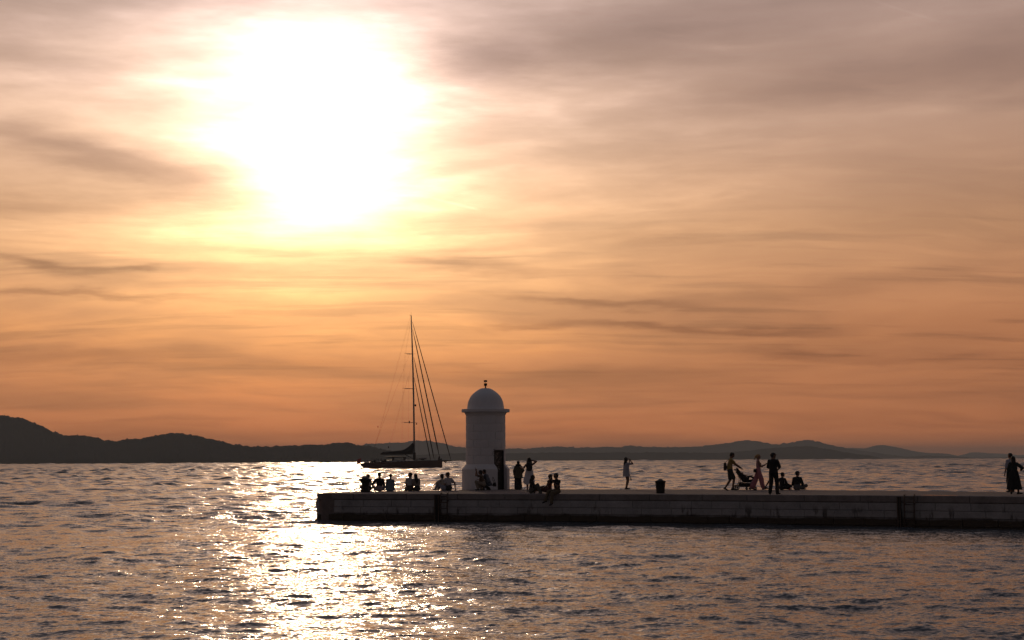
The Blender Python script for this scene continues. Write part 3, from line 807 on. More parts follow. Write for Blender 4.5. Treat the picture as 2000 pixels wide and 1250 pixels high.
def fuse(segs, voxel, ratio, smooth_it=2):
    """one continuous surface over all the limbs"""
    me = seg_mesh(segs).mesh('tmp'); o = bpy.data.objects.new('tmp', me); COL.objects.link(o)
    m = o.modifiers.new('r', 'REMESH'); m.mode = 'VOXEL'; m.voxel_size = voxel
    if smooth_it: s = o.modifiers.new('s', 'SMOOTH'); s.factor = .5; s.iterations = smooth_it
    if ratio < 1: d = o.modifiers.new('d', 'DECIMATE'); d.ratio = ratio
    dg = bpy.context.evaluated_depsgraph_get(); out = bpy.data.meshes.new_from_object(o.evaluated_get(dg))
    bpy.data.objects.remove(o); bpy.data.meshes.remove(me); out.shade_smooth()
    return out

def region(me, segs):
    n = len(me.polygons); c = np.empty(n * 3); me.polygons.foreach_get('center', c); c = c.reshape(-1, 3)
    best = np.full(n, 1e9); tags = np.zeros(n, int); names = sorted({s[4] for s in segs})
    for p0, p1, r0, r1, tg, flat, side in segs:
        a = np.array(p0); t = np.array(p1) - a; L = np.linalg.norm(t) + 1e-9; t /= L
        d = c - a; s = d @ t; k = np.clip(s / L, 0, 1)
        ax = s - k * L; perp = d - np.outer(s, t)
        if side is not None and flat != 1:
            u = np.array(side); u = u - t * (u @ t); u /= np.linalg.norm(u) + 1e-9; w = np.cross(t, u)
            pr = np.sqrt((perp @ u) ** 2 + ((perp @ w) / flat) ** 2)
        else: pr = np.linalg.norm(perp, axis=1)
        dist = np.sqrt(pr ** 2 + ax ** 2) / (r0 + (r1 - r0) * k)
        m = dist < best; best[m] = dist[m]; tags[m] = names.index(tg)
    return names, tags

def shell(me, mask, off, name, m, parent):
    """cloth lying just over that part of the body"""
    bm = bmesh.new(); bm.from_mesh(me); bm.faces.ensure_lookup_table(); bm.normal_update()
    for v in bm.verts: v.co += v.normal * off
    bmesh.ops.delete(bm, geom=[f for f in bm.faces if not mask[f.index]], context='FACES')
    out = bpy.data.meshes.new(name); bm.to_mesh(out); bm.free(); out.shade_smooth()
    return link(name, out, parent, m)

def ik(a, c, l1, l2, pole):
    d = c - a; L = d.length; mx = (l1 + l2) * .998
    if L > mx: c = a + d * (mx / L); d = c - a; L = mx
    x = (l1 * l1 - l2 * l2 + L * L) / (2 * L); h = math.sqrt(max(l1 * l1 - x * x, 0)); t = d / L
    p = pole - t * pole.dot(t); p.normalize()
    return a + t * x + p * h, c

SKIN = mat('skin', (.28, .15, .10), .55); SKIN2 = mat('tanned_skin', (.20, .105, .065), .55)
BLK = (.012, .012, .014)
HAIRC = dict(dark=(.012, .008, .006), brown=(.035, .018, .010), blonde=(.42, .27, .12))
def cloth(col, name): return mat(name, col, .9, vary=.18, vscale=9)

def person(label, loc, yaw, H=1.72, pel=(0, 0, None), lean=(0, 0), bend=(0, 0), twist=0, look=(0, 0), hl=None, hr=None, pl=(-.6, -.6, -.6), pr=(.6, -.6, -.6),
           fl=None, fr=None, kl=(0, 1, .1), kr=(0, 1, .1), toe=(None, None), top=('tee', (.5, .5, .5), 'white_cotton'), bottom=('trousers', BLK, 'black_cotton'),
           shoes=((.03, .03, .03), 'dark_leather'), hair=('short', 'dark'), build=1., extra=None, cap=None, fingers_l=None, fingers_r=None, skin=None, woman=False, group='people on the pier', mz=0.):
    U = H / 1.75; B = U * build; sk = skin or SKIN
    root = empty('person', loc, yaw)
    tag(root, label, 'person', group)
    P = Vector((pel[0], pel[1], pel[2] if pel[2] is not None else .945 * U))
    S1 = Vector((lean[0], lean[1], 1)).normalized(); S2 = Vector((bend[0] + lean[0], bend[1] + lean[1], 1)).normalized()
    X = Vector((math.cos(twist), math.sin(twist), 0)); X = (X - S2 * X.dot(S2)).normalized(); Fd = S2.cross(X)
    X0 = Vector((1, 0, 0))
    waist = P + S1 * .12 * U; chest = waist + (S1 + S2).normalized() * .17 * U; nb = chest + S2 * .215 * U
    shw = (.148 if woman else .168) * U
    shl, shr = nb - S2 * .082 * U - X * shw, nb - S2 * .082 * U + X * shw
    hip = .085 * U
    hpl, hpr = P - X0 * hip - V3(0, 0, .02), P + X0 * hip - V3(0, 0, .02)
    cl_top, cl_bot = 'top', 'bottom'
    segs = []
    wr = .92 if woman else 1
    segs.append(seg(P - V3(0, 0, .03) , P + S1 * .07 * U, .158 * B, .150 * B, cl_bot, .70, X0))
    segs.append(seg(P + S1 * .12 * U, chest, .138 * B * wr, .150 * B * wr, cl_top, .68, X0))
    segs.append(seg(chest, chest + S2 * .10 * U, .155 * B * wr, .132 * B * wr, cl_top, .64, X))
    segs.append(seg(shl + X * .02, shr - X * .02, .060 * B, .060 * B, cl_top, 1))
    segs.append(seg(nb - S2 * .085 * U - X * .08 * U, nb - S2 * .015 * U, .065 * U, .058 * U, cl_top)); segs.append(seg(nb - S2 * .085 * U + X * .08 * U, nb - S2 * .015 * U, .065 * U, .058 * U, cl_top))
    if woman:
        for s in (-1, 1): segs.append(seg(chest + X * .07 * s * U + Fd * .07 * U, chest + X * .07 * s * U + Fd * .085 * U + S2 * .03, .062 * U, .055 * U, cl_top))
    # head, turned and tilted on the neck
    yw, pt = look; Hf = (X * -math.sin(yw) + Fd * math.cos(yw)) * math.cos(pt) + S2 * math.sin(pt)
    up_h = (S2 + Vector((0, 0, 1.2))).normalized(); Hf = (Hf - up_h * Hf.dot(up_h) + up_h * math.sin(pt)).normalized()
    Hu = (up_h - Hf * up_h.dot(Hf)).normalized(); Hs = Hf.cross(Hu)
    hc = nb + (S2 * .6 + Hu * .4).normalized() * .152 * U + Hf * .015 * U
    segs.append(seg(nb - S2 * .02, hc - Hu * .05 * U - Hf * .02 * U, .060 * U, .055 * U, 'skin'))
    segs.append(seg(hc + Hu * .025 * U - Hf * .028 * U, hc + Hu * .02 * U + Hf * .022 * U, .086 * U, .080 * U, 'skin'))
    segs.append(seg(hc - Hu * .03 * U + Hf * .025 * U, hc - Hu * .078 * U + Hf * .055 * U, .062 * U, .034 * U, 'skin'))
    segs.append(seg(hc + Hu * .012 * U + Hf * .088 * U, hc - Hu * .022 * U + Hf * .105 * U, .011, .016, 'skin'))
    for s in (-1, 1): segs.append(seg(hc + Hs * .078 * s * U - Hu * .015 - Hf * .005, hc + Hs * .083 * s * U + Hu * .018 - Hf * .012, .016, .019, 'skin'))
    # arms and hands
    la, lf = .285 * U, .255 * U
    for sgn, sh, hd, pole, fg in ((-1, shl, hl, pl, fingers_l), (1, shr, hr, pr, fingers_r)):
        if hd is None: hd = sh + V3(.06 * sgn, .06, -.52) * U
        else: hd = Vector(hd)
        el, w = ik(sh, hd, la, lf, Vector(pole))
        kind = top[0]
        cut = {'tee': .55, 'long': 1., 'vest': 0., 'mid': .9}[kind]
        m_ = sh.lerp(el, cut)
        if cut > 0: segs.append(seg(sh, m_, .062 * B, .057 * B, cl_top))
        if cut < 1: segs.append(seg(m_, el, .050 * B * (1 if cut else 1.05), .038 * B, 'skin'))
        if kind == 'long': segs.append(seg(el, w, .052 * B, .040 * B, cl_top))
        else: segs.append(seg(el, w, .040 * B, .026 * B, 'skin'))
        d = Vector(fg) if fg is not None else (w - el); d.normalize()
        sd = d.cross(Vector((0, 0, 1)));
        if sd.length < .2: sd = d.cross(Vector((0, 1, 0)))
        sd.normalize(); nrm = sd.cross(d)
        segs.append(seg(w, w + d * .075 * U, .024 * U, .034 * U, 'skin', .55, sd))
        for k, ln in enumerate((.062, .072, .068, .052)):
            b0 = w + d * .085 * U + sd * (.027 - .018 * k) * U
            k1 = b0 + (d * .9 + sd * (.12 - .08 * k) - nrm * .25) * ln * .55 * U; k2 = k1 + (d * .75 - nrm * .6) * ln * .5 * U
            segs += [seg(b0, k1, .0105 * U, .0098 * U, 'skin'), seg(k1, k2, .0098 * U, .0085 * U, 'skin')]
        tb = w + d * .03 * U + sd * .024 * U; t1 = tb + (d * .6 + sd * .7 - nrm * .2) * .04 * U
        segs += [seg(tb, t1, .014 * U, .011 * U, 'skin'), seg(t1, t1 + (d * .9 + sd * .2 - nrm * .3) * .03 * U, .011 * U, .009 * U, 'skin')]
    # legs and feet
    lt, ls = .435 * U, .425 * U
    for sgn, hp, ft, pole, to in ((-1, hpl, fl, kl, toe[0]), (1, hpr, fr, kr, toe[1])):
        if ft is None: ft = V3(.10 * sgn * U, 0, .085 * U)
        kn, an = ik(hp, Vector(ft), lt, ls, Vector(pole))
        kind = bottom[0]
        tt, tk, ta = .088 * B, .062 * B, .040 * B
        if kind == 'wide': tt, tk, ta = .10 * B, .098 * B, .115 * B
        if kind == 'trousers': ta = .058 * B; tk = .07 * B
        cut = {'trousers': 1., 'wide': 1., 'shorts': .85, 'legs': 0., 'brief_shorts': .45}[kind]
        m_ = hp.lerp(kn, cut); rm = tt + (tk - tt) * cut
        if kind == 'shorts': rm = .085 * B
        if cut > 0: segs.append(seg(hp, m_, tt, rm, cl_bot))
        if cut < 1: segs.append(seg(m_, kn, tt * .92 + (tk - tt * .92) * cut, tk * .88, 'skin'))
        if cut == 1: segs.append(seg(kn, an + (kn - an).normalized() * .02, tk, ta, cl_bot))
        else:
            cf = kn.lerp(an, .3); segs += [seg(kn, cf, .052 * B, .056 * B, 'skin'), seg(cf, an, .056 * B, .034 * B, 'skin')]
        to = Vector(to) if to is not None else V3(.18 * sgn, 1, -.0)
        to.normalize(); heel = an - to * .035 * U - V3(0, 0, .035 * U) if abs(to.z) < .5 else an - to * .03
        heel = an - to * .04 * U + (Vector((0, 0, -1)) - to * -to.z).normalized() * .042 * U
        ball = heel + to * .16 * U; tip = ball + to * .055 * U
        segs += [seg(an, heel, .040 * B, .038 * U, 'shoes'), seg(heel, ball, .040 * U, .042 * U, 'shoes', .8, to.cross(Vector((0, 0, 1)))), seg(ball, tip, .040 * U, .028 * U, 'shoes', .75, to.cross(Vector((0, 0, 1))))]
    me = fuse(segs, .0105 * max(U, .75), .42)
    names, tags = region(me, segs)
    body = link('body', me, root, sk)
    defs = {'top': (top, 'shirt'), 'bottom': (bottom, 'trousers' if bottom[0] in ('trousers', 'wide') else 'shorts'), 'shoes': (('x',) + shoes if shoes else None, 'shoes')}
    for nm, (df, part) in defs.items():
        if df is None or nm not in names or (nm == 'bottom' and bottom[0] == 'legs' and False): continue
        shell(me, tags == names.index(nm), .009 if nm != 'shoes' else .004, part, cloth(df[1], df[2]), root)
    # face
    for s in (-1, 1):
        e = MB().ell(hc + Hs * .031 * s * U + Hu * .008 * U + Hf * .083 * U, (.012, .012, .009), 10, 6); e.build('eye', mat('eye_white', (.6, .58, .55), .3), root, True)
        MB().ell(hc + Hs * .031 * s * U + Hu * .008 * U + Hf * .0925 * U, (.005, .005, .005), 8, 5).build('pupil', mat('pupil_dark', (.01, .008, .006), .3), root, True)
    MB().ell(hc - Hu * .048 * U + Hf * .083 * U, (.022, .016, .008), 10, 6, Matrix((Hs, Hf, Hu)).transposed()).build('mouth', mat('lip_red', (.22, .07, .06), .5), root, True)
    # hair
    st, hcol = hair; hs = []; hm = mat(hcol + '_hair', HAIRC.get(hcol, (.02, .015, .01)), .6, vary=.2, vscale=30)
    if st == 'hijab':
        hm = cloth(BLK, 'black_scarf')
        hs = [seg(hc + Hu * .03 * U - Hf * .035 * U, hc + Hu * .02 * U + Hf * .005 * U, .10 * U, .092 * U), seg(hc - Hu * .04 * U - Hf * .02 * U, nb - S2 * .02, .085 * U, .12 * U), seg(nb - X * .08, nb + X * .08, .085 * U, .085 * U)]
    else:
        hs = [seg(hc + Hu * .034 * U - Hf * .036 * U, hc + Hu * .046 * U - Hf * .004 * U, .098 * U, .087 * U), seg(hc + Hu * .02 * U - Hf * .05 * U, hc - Hu * .03 * U - Hf * .055 * U, .092 * U, .064 * U)]
        bk = -Hf
        if st == 'long':
            hs += [seg(hc - Hf * .05 * U, nb + bk * .085 * U - S2 * .02 * U, .082 * U, .078 * U, 'h', .75, Hs), seg(nb + bk * .085 * U, nb + bk * .11 * U - S2 * .17 * U, .08 * U, .045 * U, 'h', .6, Hs)]
            for s in (-1, 1): hs.append(seg(hc + Hs * s * .07 * U - Hf * .02 * U, nb + Hs * s * .085 * U + bk * .03 * U, .035 * U, .03 * U))
        if st == 'bob':
            for s in (-1, 1): hs.append(seg(hc + Hs * s * .065 * U - Hf * .01 * U, hc + Hs * s * .075 * U - Hu * .09 * U - Hf * .02, .042 * U, .03 * U))
            hs.append(seg(hc - Hf * .05 * U, hc - Hf * .06 * U - Hu * .09 * U, .08 * U, .06 * U))
        if st == 'bun': hs.append(seg(hc + Hu * .06 * U - Hf * .10 * U, hc + Hu * .065 * U - Hf * .115 * U, .042 * U, .038 * U))
        if st == 'pony':
            hs += [seg(hc + Hu * .05 * U - Hf * .10 * U, hc - Hf * .15 * U - Hu * .01 * U, .032 * U, .040 * U), seg(hc - Hf * .15 * U - Hu * .01 * U, hc - Hf * .155 * U - Hu * .17 * U, .040 * U, .022 * U)]
    hme = fuse(hs, .014, .6)
    link('headscarf' if st == 'hijab' else 'hair', hme, root, hm)
    if cap:
        cm = cloth(cap, 'cap_cloth_%d' % int(cap[0] * 1000))
        bm_ = MB(); rows = []
        c0 = hc + Hu * .045 * U - Hf * .012 * U
        for k in range(7):
            t = k / 6 * math.pi / 2; rows.append([c0 + (Hs * math.cos(a) * .093 * U + Hf * math.sin(a) * .108 * U) * math.cos(t) + Hu * .085 * U * math.sin(t) for a in (2 * math.pi * j / 20 for j in range(20))])
        bm_.loft(rows); co = bm_.build('cap', cm, root, True)
        mb = MB(); rows = []
        for k in range(5):
            r_ = .10 + .085 * k / 4; rows.append([c0 + Hf * (.0 + r_ * U * math.cos(a)) + Hs * .092 * U * math.sin(a) * (1 - .08 * k) - Hu * (.004 * k) for a in np.linspace(-1.15, 1.15, 11)])
        top_ = rows; bot = [[p - Hu * .006 for p in r2] for r2 in rows]
        mb.quadgrid(top_, False); mb.quadgrid(bot, False); mb.quadgrid([top_[-1], bot[-1]], False); mb.build('brim', cm, co)
    # dresses, skirts and other loose cloth
    J = dict(P=P, waist=waist, chest=chest, nb=nb, shl=shl, shr=shr, hc=hc, X=X, Fd=Fd, S2=S2, U=U, Hf=Hf, Hu=Hu, Hs=Hs, root=root)
    if extra: extra(J)
    return root, J

def skirt(J, z_top, z_bot, r0, r1, m, name='skirt', fy=.75, off=(0, 0), folds=9, depth=.10, hem=0., seed=1):
    """hanging cloth with folds that deepen to the hem; follows the body to the foot"""
    rows = []; n = 56; U = J['U']; P = J['P']; rr = random.Random(seed); ph = [rr.uniform(0, 6.28) for _ in range(3)]
    for i in range(13):
        t = i / 12; z = z_top + (z_bot - z_top) * t; r = r0 + (r1 - r0) * (t ** .8)
        row = []
        for k in range(n):
            a = 2 * math.pi * k / n
            f = 1 + depth * t * (.6 * math.sin(folds * a + ph[0] + t) + .4 * math.sin((folds * 1.7 // 1) * a + ph[1]))
            row.append(Vector((P.x + off[0] * t + r * f * math.cos(a), P.y + off[1] * t + r * fy * f * math.sin(a), z + hem * t * math.sin(a * 2 + ph[2]))))
        rows.append(row)
    mb = MB(); mb.quadgrid(rows, True)
    o = mb.build(name, m, J['root'], True); return o
def blob(J, segs, name, m, voxel=.014, parent=None): return link(name, fuse(segs, voxel, .6), parent or J['root'], m)

def wp(J, p): return J['root'].matrix_world @ Vector(p)
def at_px(px, py): return on_plane(px, py, DECK + .005)
def world_of(J, v):
    r = J['root']; a = r.rotation_euler.z; c, s = math.cos(a), math.sin(a); l = r.location
    return Vector((l.x + v[0] * c - v[1] * s, l.y + v[0] * s + v[1] * c, l.z + v[2]))

CROSS = dict(fl=(.12, .34, .085), fr=(-.10, .44, .09), kl=(-.8, .7, .3), kr=(.8, .7, .3), toe=((.9, .3, 0), (-.9, .3, 0)))
def EDGE(d=0): return dict(fl=(-.12, .46, -.33), fr=(.12, .46 + d, -.33), kl=(0, 1, .4), kr=(0, 1, .4), toe=((0, 1, -.3), (0, 1, -.3)))
HUD = dict(fl=(-.10, .48, .09), fr=(.10, .46, .09), kl=(-.1, .2, 1), kr=(.1, .2, 1))
SIT = (0, 0, .125)
LAP = dict(hl=(-.12, .30, .24), hr=(.10, .32, .23), pl=(-.25, -.3, -1), pr=(.25, -.3, -1))
WHITE = (.62, .61, .60); CREAM = (.50, .44, .36)
GR = 'people on the pier'

# the row sitting at the far edge, left of the lighthouse, looking out to sea
person('person in a pale shirt half hidden behind the left bollard', at_px(721, 959.2), R(40), 1.6, SIT, (-.05, .10), look=(.2, -.05), **LAP, **CROSS, top=('tee', (.42, .40, .40), 'grey_white_cotton'), bottom=('trousers', (.03, .025, .03), 'dark_plum_cotton'), hair=('bun', 'dark'), woman=True)
person('person in black shirt and pale trousers sitting cross legged next to the left bollard', at_px(741, 959.0), R(8), 1.80, SIT, (0, .05), look=(0, -.05), hl=(-.27, .12, .14), hr=(.20, .3, .2), pl=(-.7, -.5, .2), pr=(.3, -.3, -1), **CROSS, top=('mid', BLK, 'black_cotton'), bottom=('trousers', (.38, .34, .36), 'pale_linen'), hair=('short', 'dark'), build=1.05)
person('person with tied dark hair in a light blue shirt beside the one in black', at_px(762, 958.8), R(6), 1.64, SIT, (.02, .08), look=(-.1, -.1), **LAP, **EDGE(), top=('mid', (.16, .22, .26), 'light_blue_cotton'), bottom=('trousers', (.03, .035, .05), 'navy_cotton'), hair=('bun', 'dark'), woman=True, build=1.15,
       extra=lambda J: skirt(J, J['P'].z + .30, .02, .17, .25, cloth((.16, .22, .26), 'light_blue_cotton'), 'shirt_tail', folds=5, depth=.05))
person('person with short dark hair in a white tee sitting close to a long haired woman', at_px(801, 958.5), R(18), 1.78, SIT, (.04, .10), look=(.9, 0), **LAP, **EDGE(), top=('tee', (.46, .44, .42), 'white_tee_cotton'), bottom=('shorts', (.10, .08, .07), 'brown_cotton'), hair=('short', 'dark'), build=1.12)
person('person with very long dark hair in a beige top leaning left on a friend', at_px(815, 958.5), R(12), 1.68, SIT, (-.14, .06), look=(.4, .0), **LAP, **EDGE(), top=('tee', (.30, .26, .22), 'beige_cotton'), bottom=('trousers', (.05, .05, .05), 'charcoal_cotton'), hair=('long', 'dark'), woman=True,
       extra=lambda J: blob(J, [seg(J['nb'] - J['Fd'] * .10, J['chest'] - J['Fd'] * .13 - J['S2'] * .02, .085, .05, 'h', .6, J['X'])], 'hair', mat('dark_hair', HAIRC['dark'], .6)))
person('person in a cream top with knees drawn up, leaning left beside the lighthouse', at_px(867, 958), R(52), 1.64, SIT, (0, .22), look=(.0, -.1), hl=(-.1, .50, .33), hr=(.12, .50, .33), pl=(-1, -.1, -.4), pr=(1, -.1, -.4), **HUD, top=('mid', CREAM, 'cream_cotton'), bottom=('trousers', (.34, .36, .42), 'pale_blue_cotton'), hair=('bob', 'dark'), woman=True, build=1.15)
person('person with short dark hair in a white tee, sitting behind the one in cream', at_px(877, 957.9), R(38), 1.80, (0, 0, .125), (-.05, .10), look=(.7, -.1), hl=(-.2, .3, .3), hr=(.30, -.12, .10), pl=(-.3, -.3, -1), pr=(.6, -1, 0), **EDGE(), top=('tee', (.50, .48, .48), 'white_jersey'), bottom=('shorts', (.05, .05, .06), 'charcoal_cotton'), hair=('short', 'dark'), build=1.08)

# the pair crouching against the lighthouse foot
def striped(J):
    o = skirt(J, J['P'].z + .02, J['P'].z - .12, .19, .24, cloth((.06, .07, .09), 'dark_blue_jersey'), 'shirt_tail', folds=5, depth=.04)
    m = cloth((.30, .34, .38), 'pale_stripe_jersey')
    for k in range(7):
        c = J['P'] + (J['nb'] - J['P']) * (.12 + .115 * k); pts = []
        for j in range(25):
            a = 2 * math.pi * j / 24; pts.append(c + J['X'] * (.168 if k < 5 else .16) * J['U'] * 1.04 * math.cos(a) + J['Fd'] * .122 * J['U'] * math.sin(a) - J['Fd'] * .0)
        MB().tube(pts, .010, 5).build('stripe', m, J['root'], True)
r1, J1 = person('person in tan top and beige trousers crouching by the lighthouse, holding up a phone', at_px(942.5, 958.4), R(78), 1.60, (0, -.06, .34), (0, .28), bend=(0, .05), look=(0, .05), hl=(-.12, .30, .98), hr=(.05, .31, .96), pl=(-.5, .3, -1), pr=(.5, .3, -1),
       fl=(-.12, .20, .085), fr=(.12, .02, .085), kl=(-.1, 1, .5), kr=(.1, 1, .3), top=('tee', (.10, .065, .04), 'tan_cotton'), bottom=('trousers', (.26, .22, .17), 'beige_cotton_drill'), hair=('bob', 'dark'), woman=True, fingers_l=(0, .1, 1), fingers_r=(0, .1, 1))
r2, J2 = person('person in a dark blue striped shirt crouching close behind the phone holder', at_px(953, 958.0), R(68), 1.68, (0, -.05, .36), (0, .34), bend=(0, .15), look=(0, -.1), hl=(-.18, .42, .55), hr=(.16, .42, .5), pl=(-.6, 0, -1), pr=(.6, 0, -1),
       fl=(-.14, .18, .085), fr=(.14, -.02, .085), kl=(-.2, 1, .4), kr=(.2, 1, .3), top=('tee', (.06, .07, .09), 'dark_blue_jersey'), bottom=('trousers', (.03, .03, .045), 'navy_cotton'), hair=('short', 'dark'), build=1.1, extra=striped)

def phone(p, rz, tilt, label):
    o = MB().box((0, 0, 0), (.074, .009, .152)).build('phone', mat('phone_black', (.01, .01, .012), .5)); o.location = p; o.rotation_euler = (tilt, 0, rz)
    MB().box((0, .0052, 0), (.068, .0014, .144)).build('screen', mat('phone_glass', (.02, .02, .03), .4), o); MB().box((.022, -.0055, .055), (.022, .002, .03)).build('camera_bump', mat('phone_black', (.01, .01, .012), .5), o)
    tag(o, label, 'phone'); return o
phone(world_of(J1, (-.03, .36, 1.08)), R(78), R(-5), 'black phone held up by the person crouching at the lighthouse')

def bag(p, rz, d, label, m, strap=None, name='bag', cat='bag'):
    x, y, z = d; r = empty(name, p, rz); rows = []
    for k, t in ((.80, 0), (.96, .06), (1, .3), (.97, .7), (.85, .93), (.5, 1)):
        rows.append([Vector((x / 2 * k * math.copysign(abs(math.cos(a)) ** .6, math.cos(a)), y / 2 * k * math.copysign(abs(math.sin(a)) ** .6, math.sin(a)), z * t)) for a in (2 * math.pi * j / 20 for j in range(20))])
    MB().loft(rows).build('pouch', m, r, True)
    MB().box((0, y / 2 + .004, z * .4), (x * .6, .02, z * .4)).build('front_pocket', m, r)
    if strap: MB().tube(strap, .012, 6).build('strap', m, r, True)
    tag(r, label, cat); return r
bag(world_of(J2, (.16, -.30, .20)), R(68), (.22, .14, .20), 'small black bag hanging at the hip of the striped crouching person', cloth(BLK, 'black_nylon'), [(-.09, 0, .19), (-.1, .06, .34), (0, .1, .48), (.1, .06, .34), (.09, 0, .19)])

# two women standing right of the lighthouse
rA, JA = person('woman in black headscarf, olive top and dark wide trousers standing right of the lighthouse', at_px(1012.5, 956.0), R(12), 1.50, look=(-.3, -.05), hl=(-.20, .12, .80), hr=(.22, .12, .85), top=('long', (.10, .085, .05), 'olive_cotton'), bottom=('wide', (.03, .03, .034), 'charcoal_crepe'), hair=('hijab', 'dark'), woman=True, build=1.2,
       extra=lambda J: skirt(J, J['P'].z + .30, J['P'].z - .22, .17, .235, cloth((.10, .085, .05), 'olive_cotton'), 'tunic_hem', folds=6, depth=.08))
def white_dress(J):
    m = cloth((.66, .67, .70), 'white_cotton_lawn')
    skirt(J, J['P'].z + .20, .42, .15, .27, m, 'dress', folds=11, depth=.12, hem=.07, seed=4, off=(-.02, 0))
rB, JB = person('woman in a white dress with a dark backpack, raising one hand to her head', at_px(1034, 960.5), R(0), 1.66, look=(-.3, .02), hl=(-.40, .10, 1.18), hr=(.12, .14, 1.50), pl=(-.5, -.6, -.8), pr=(1, -.1, -.15), top=('vest', (.66, .67, .70), 'white_cotton_lawn'), bottom=('legs', (.66, .67, .70), 'white_cotton_lawn'),
       shoes=((.30, .28, .26), 'pale_canvas'), hair=('bob', 'dark'), woman=True, build=1.12, extra=white_dress, fingers_r=(-.6, .1, .5))
bp = empty('backpack', world_of(JB, (0, -.13, 1.02)), R(0)); MBK = cloth((.035, .033, .035), 'dark_mesh_nylon')
rows = []
for k, t in ((.55, 0), (.88, .06), (1, .16), (1, .28), (.85, .38), (.5, .43)):
    rows.append([Vector((.155 * k * math.copysign(abs(math.cos(a)) ** .7, math.cos(a)), -.09 + .095 * k * math.sin(a), t - .02)) for a in (2 * math.pi * j / 20 for j in range(20))])
MB().loft(rows).build('pouch', MBK, bp, True); MB().box((0, -.19, .12), (.19, .03, .16)).build('front_pocket', MBK, bp)
for s in (-1, 1): MB().tube([(s * .09, -.04, .37), (s * .115, .06, .46), (s * .12, .20, .40), (s * .12, .23, .25), (s * .12, .14, .08), (s * .11, 0, .02)], .018, 6).build('strap', MBK, bp, True)
tag(bp, 'dark mesh backpack worn by the woman in the white dress', 'backpack')
hat = MB().tube([world_of(JB, JB['hc'] + V3(-.08 + .02 * math.sin(k), -.05 + .015 * k, .06 + .035 * math.sin(k * .9))) - JB['root'].location for k in range(6)], .024, 7).build('hair_clip', cloth((.35, .34, .33), 'pale_plastic'), JB['root'], True)

# three sitting on the near edge
person('long haired woman all in dark clothes sitting on the near edge facing right', at_px(1037.5, 963.6), R(-95), 1.60, (0, 0, .13), (0, .10), look=(.3, -.25), hl=(-.1, .36, .30), hr=(.12, .34, .22), pl=(-.6, -.5, -.5), pr=(.6, -.5, -.5),
       fl=(-.05, .42, .02), fr=(.30, .48, -.02), kl=(-.1, .3, 1), kr=(.1, .3, 1), toe=((.3, .8, -.5), (.3, .8, -.5)), top=('long', (.03, .028, .03), 'dark_grey_knit'), bottom=('trousers', (.09, .09, .08), 'grey_denim'), shoes=((.02, .02, .02), 'black_leather'), hair=('long', 'dark'), woman=True, build=1.15)
person('woman with long brown hair and dark red top sitting with legs stretched left', at_px(1073.5, 963.6), R(80), 1.66, (0, 0, .13), (0, -.06), look=(-.5, -.05), hl=(-.16, .34, .22), hr=(.14, .30, .2), pl=(-.6, -.5, -.5), pr=(.6, -.5, -.5),
       fl=(-.05, .80, .085), fr=(.10, .72, .085), kl=(-.1, .1, 1), kr=(.1, .1, 1), toe=((0, .8, .6), (0, .8, .6)), top=('vest', (.16, .035, .03), 'dark_red_jersey'), bottom=('shorts', (.09, .03, .028), 'maroon_cotton'), shoes=((.3, .28, .26), 'pale_canvas'), hair=('long', 'brown'), woman=True, skin=SKIN2)
fp, fz = wall_point(1089, DECK)
person('man in black tee and khaki trousers, legs hanging over the near edge', Vector((fp.x, fp.y + .16, DECK + .005)), R(132), 1.78, (0, 0, .13), (-.02, .12), look=(-.4, -.1), hl=(-.05, .26, .50), hr=(.12, .24, .72), pl=(-.6, -.3, -.8), pr=(.7, .2, -.8),
       fl=(-.16, .52, -.40), fr=(.16, .60, -.30), kl=(0, 1, .5), kr=(0, 1, .5), toe=((-.1, .9, -.35), (.1, .9, -.3)), top=('tee', BLK, 'black_tee_cotton'), bottom=('trousers', (.13, .10, .06), 'khaki_drill'), shoes=((.025, .02, .02), 'black_leather'), hair=('short', 'dark'), skin=SKIN2, build=1.05, fingers_r=(-.3, -.2, .9))

# the woman alone, shading her eyes
rE, JE = person('woman alone in a long white shirt with bare legs, shading her eyes', at_px(1223.5, 956.0), R(-62), 1.66, look=(.1, .05), hl=(.03, .20, 1.46), hr=(.12, .17, 1.48), pl=(-.2, 1, -.1), pr=(.6, 1, -.2), top=('tee', (.40, .41, .46), 'white_shirting'), bottom=('legs', (.40, .41, .46), 'white_shirting'),
       fl=(-.07, .02, .085), fr=(.08, -.04, .085), shoes=((.04, .03, .03), 'dark_sandal'), hair=('long', 'dark'), woman=True, build=.98, skin=SKIN2,
       extra=lambda J: skirt(J, J['P'].z + .42, .66, .155, .215, cloth((.40, .41, .46), 'white_shirting'), 'shirt_tail', folds=7, depth=.06, seed=8))
p = world_of(JE, (.05, .24, .0)); bag(Vector((p.x, p.y, DECK + .46)), R(-62), (.07, .05, .11), 'small dark pouch dangling in front of the woman in the long white shirt', cloth(BLK, 'black_nylon'), [(0, 0, .10), (0, -.03, .22), (-.0, -.10, .34)], 'pouch_bag')

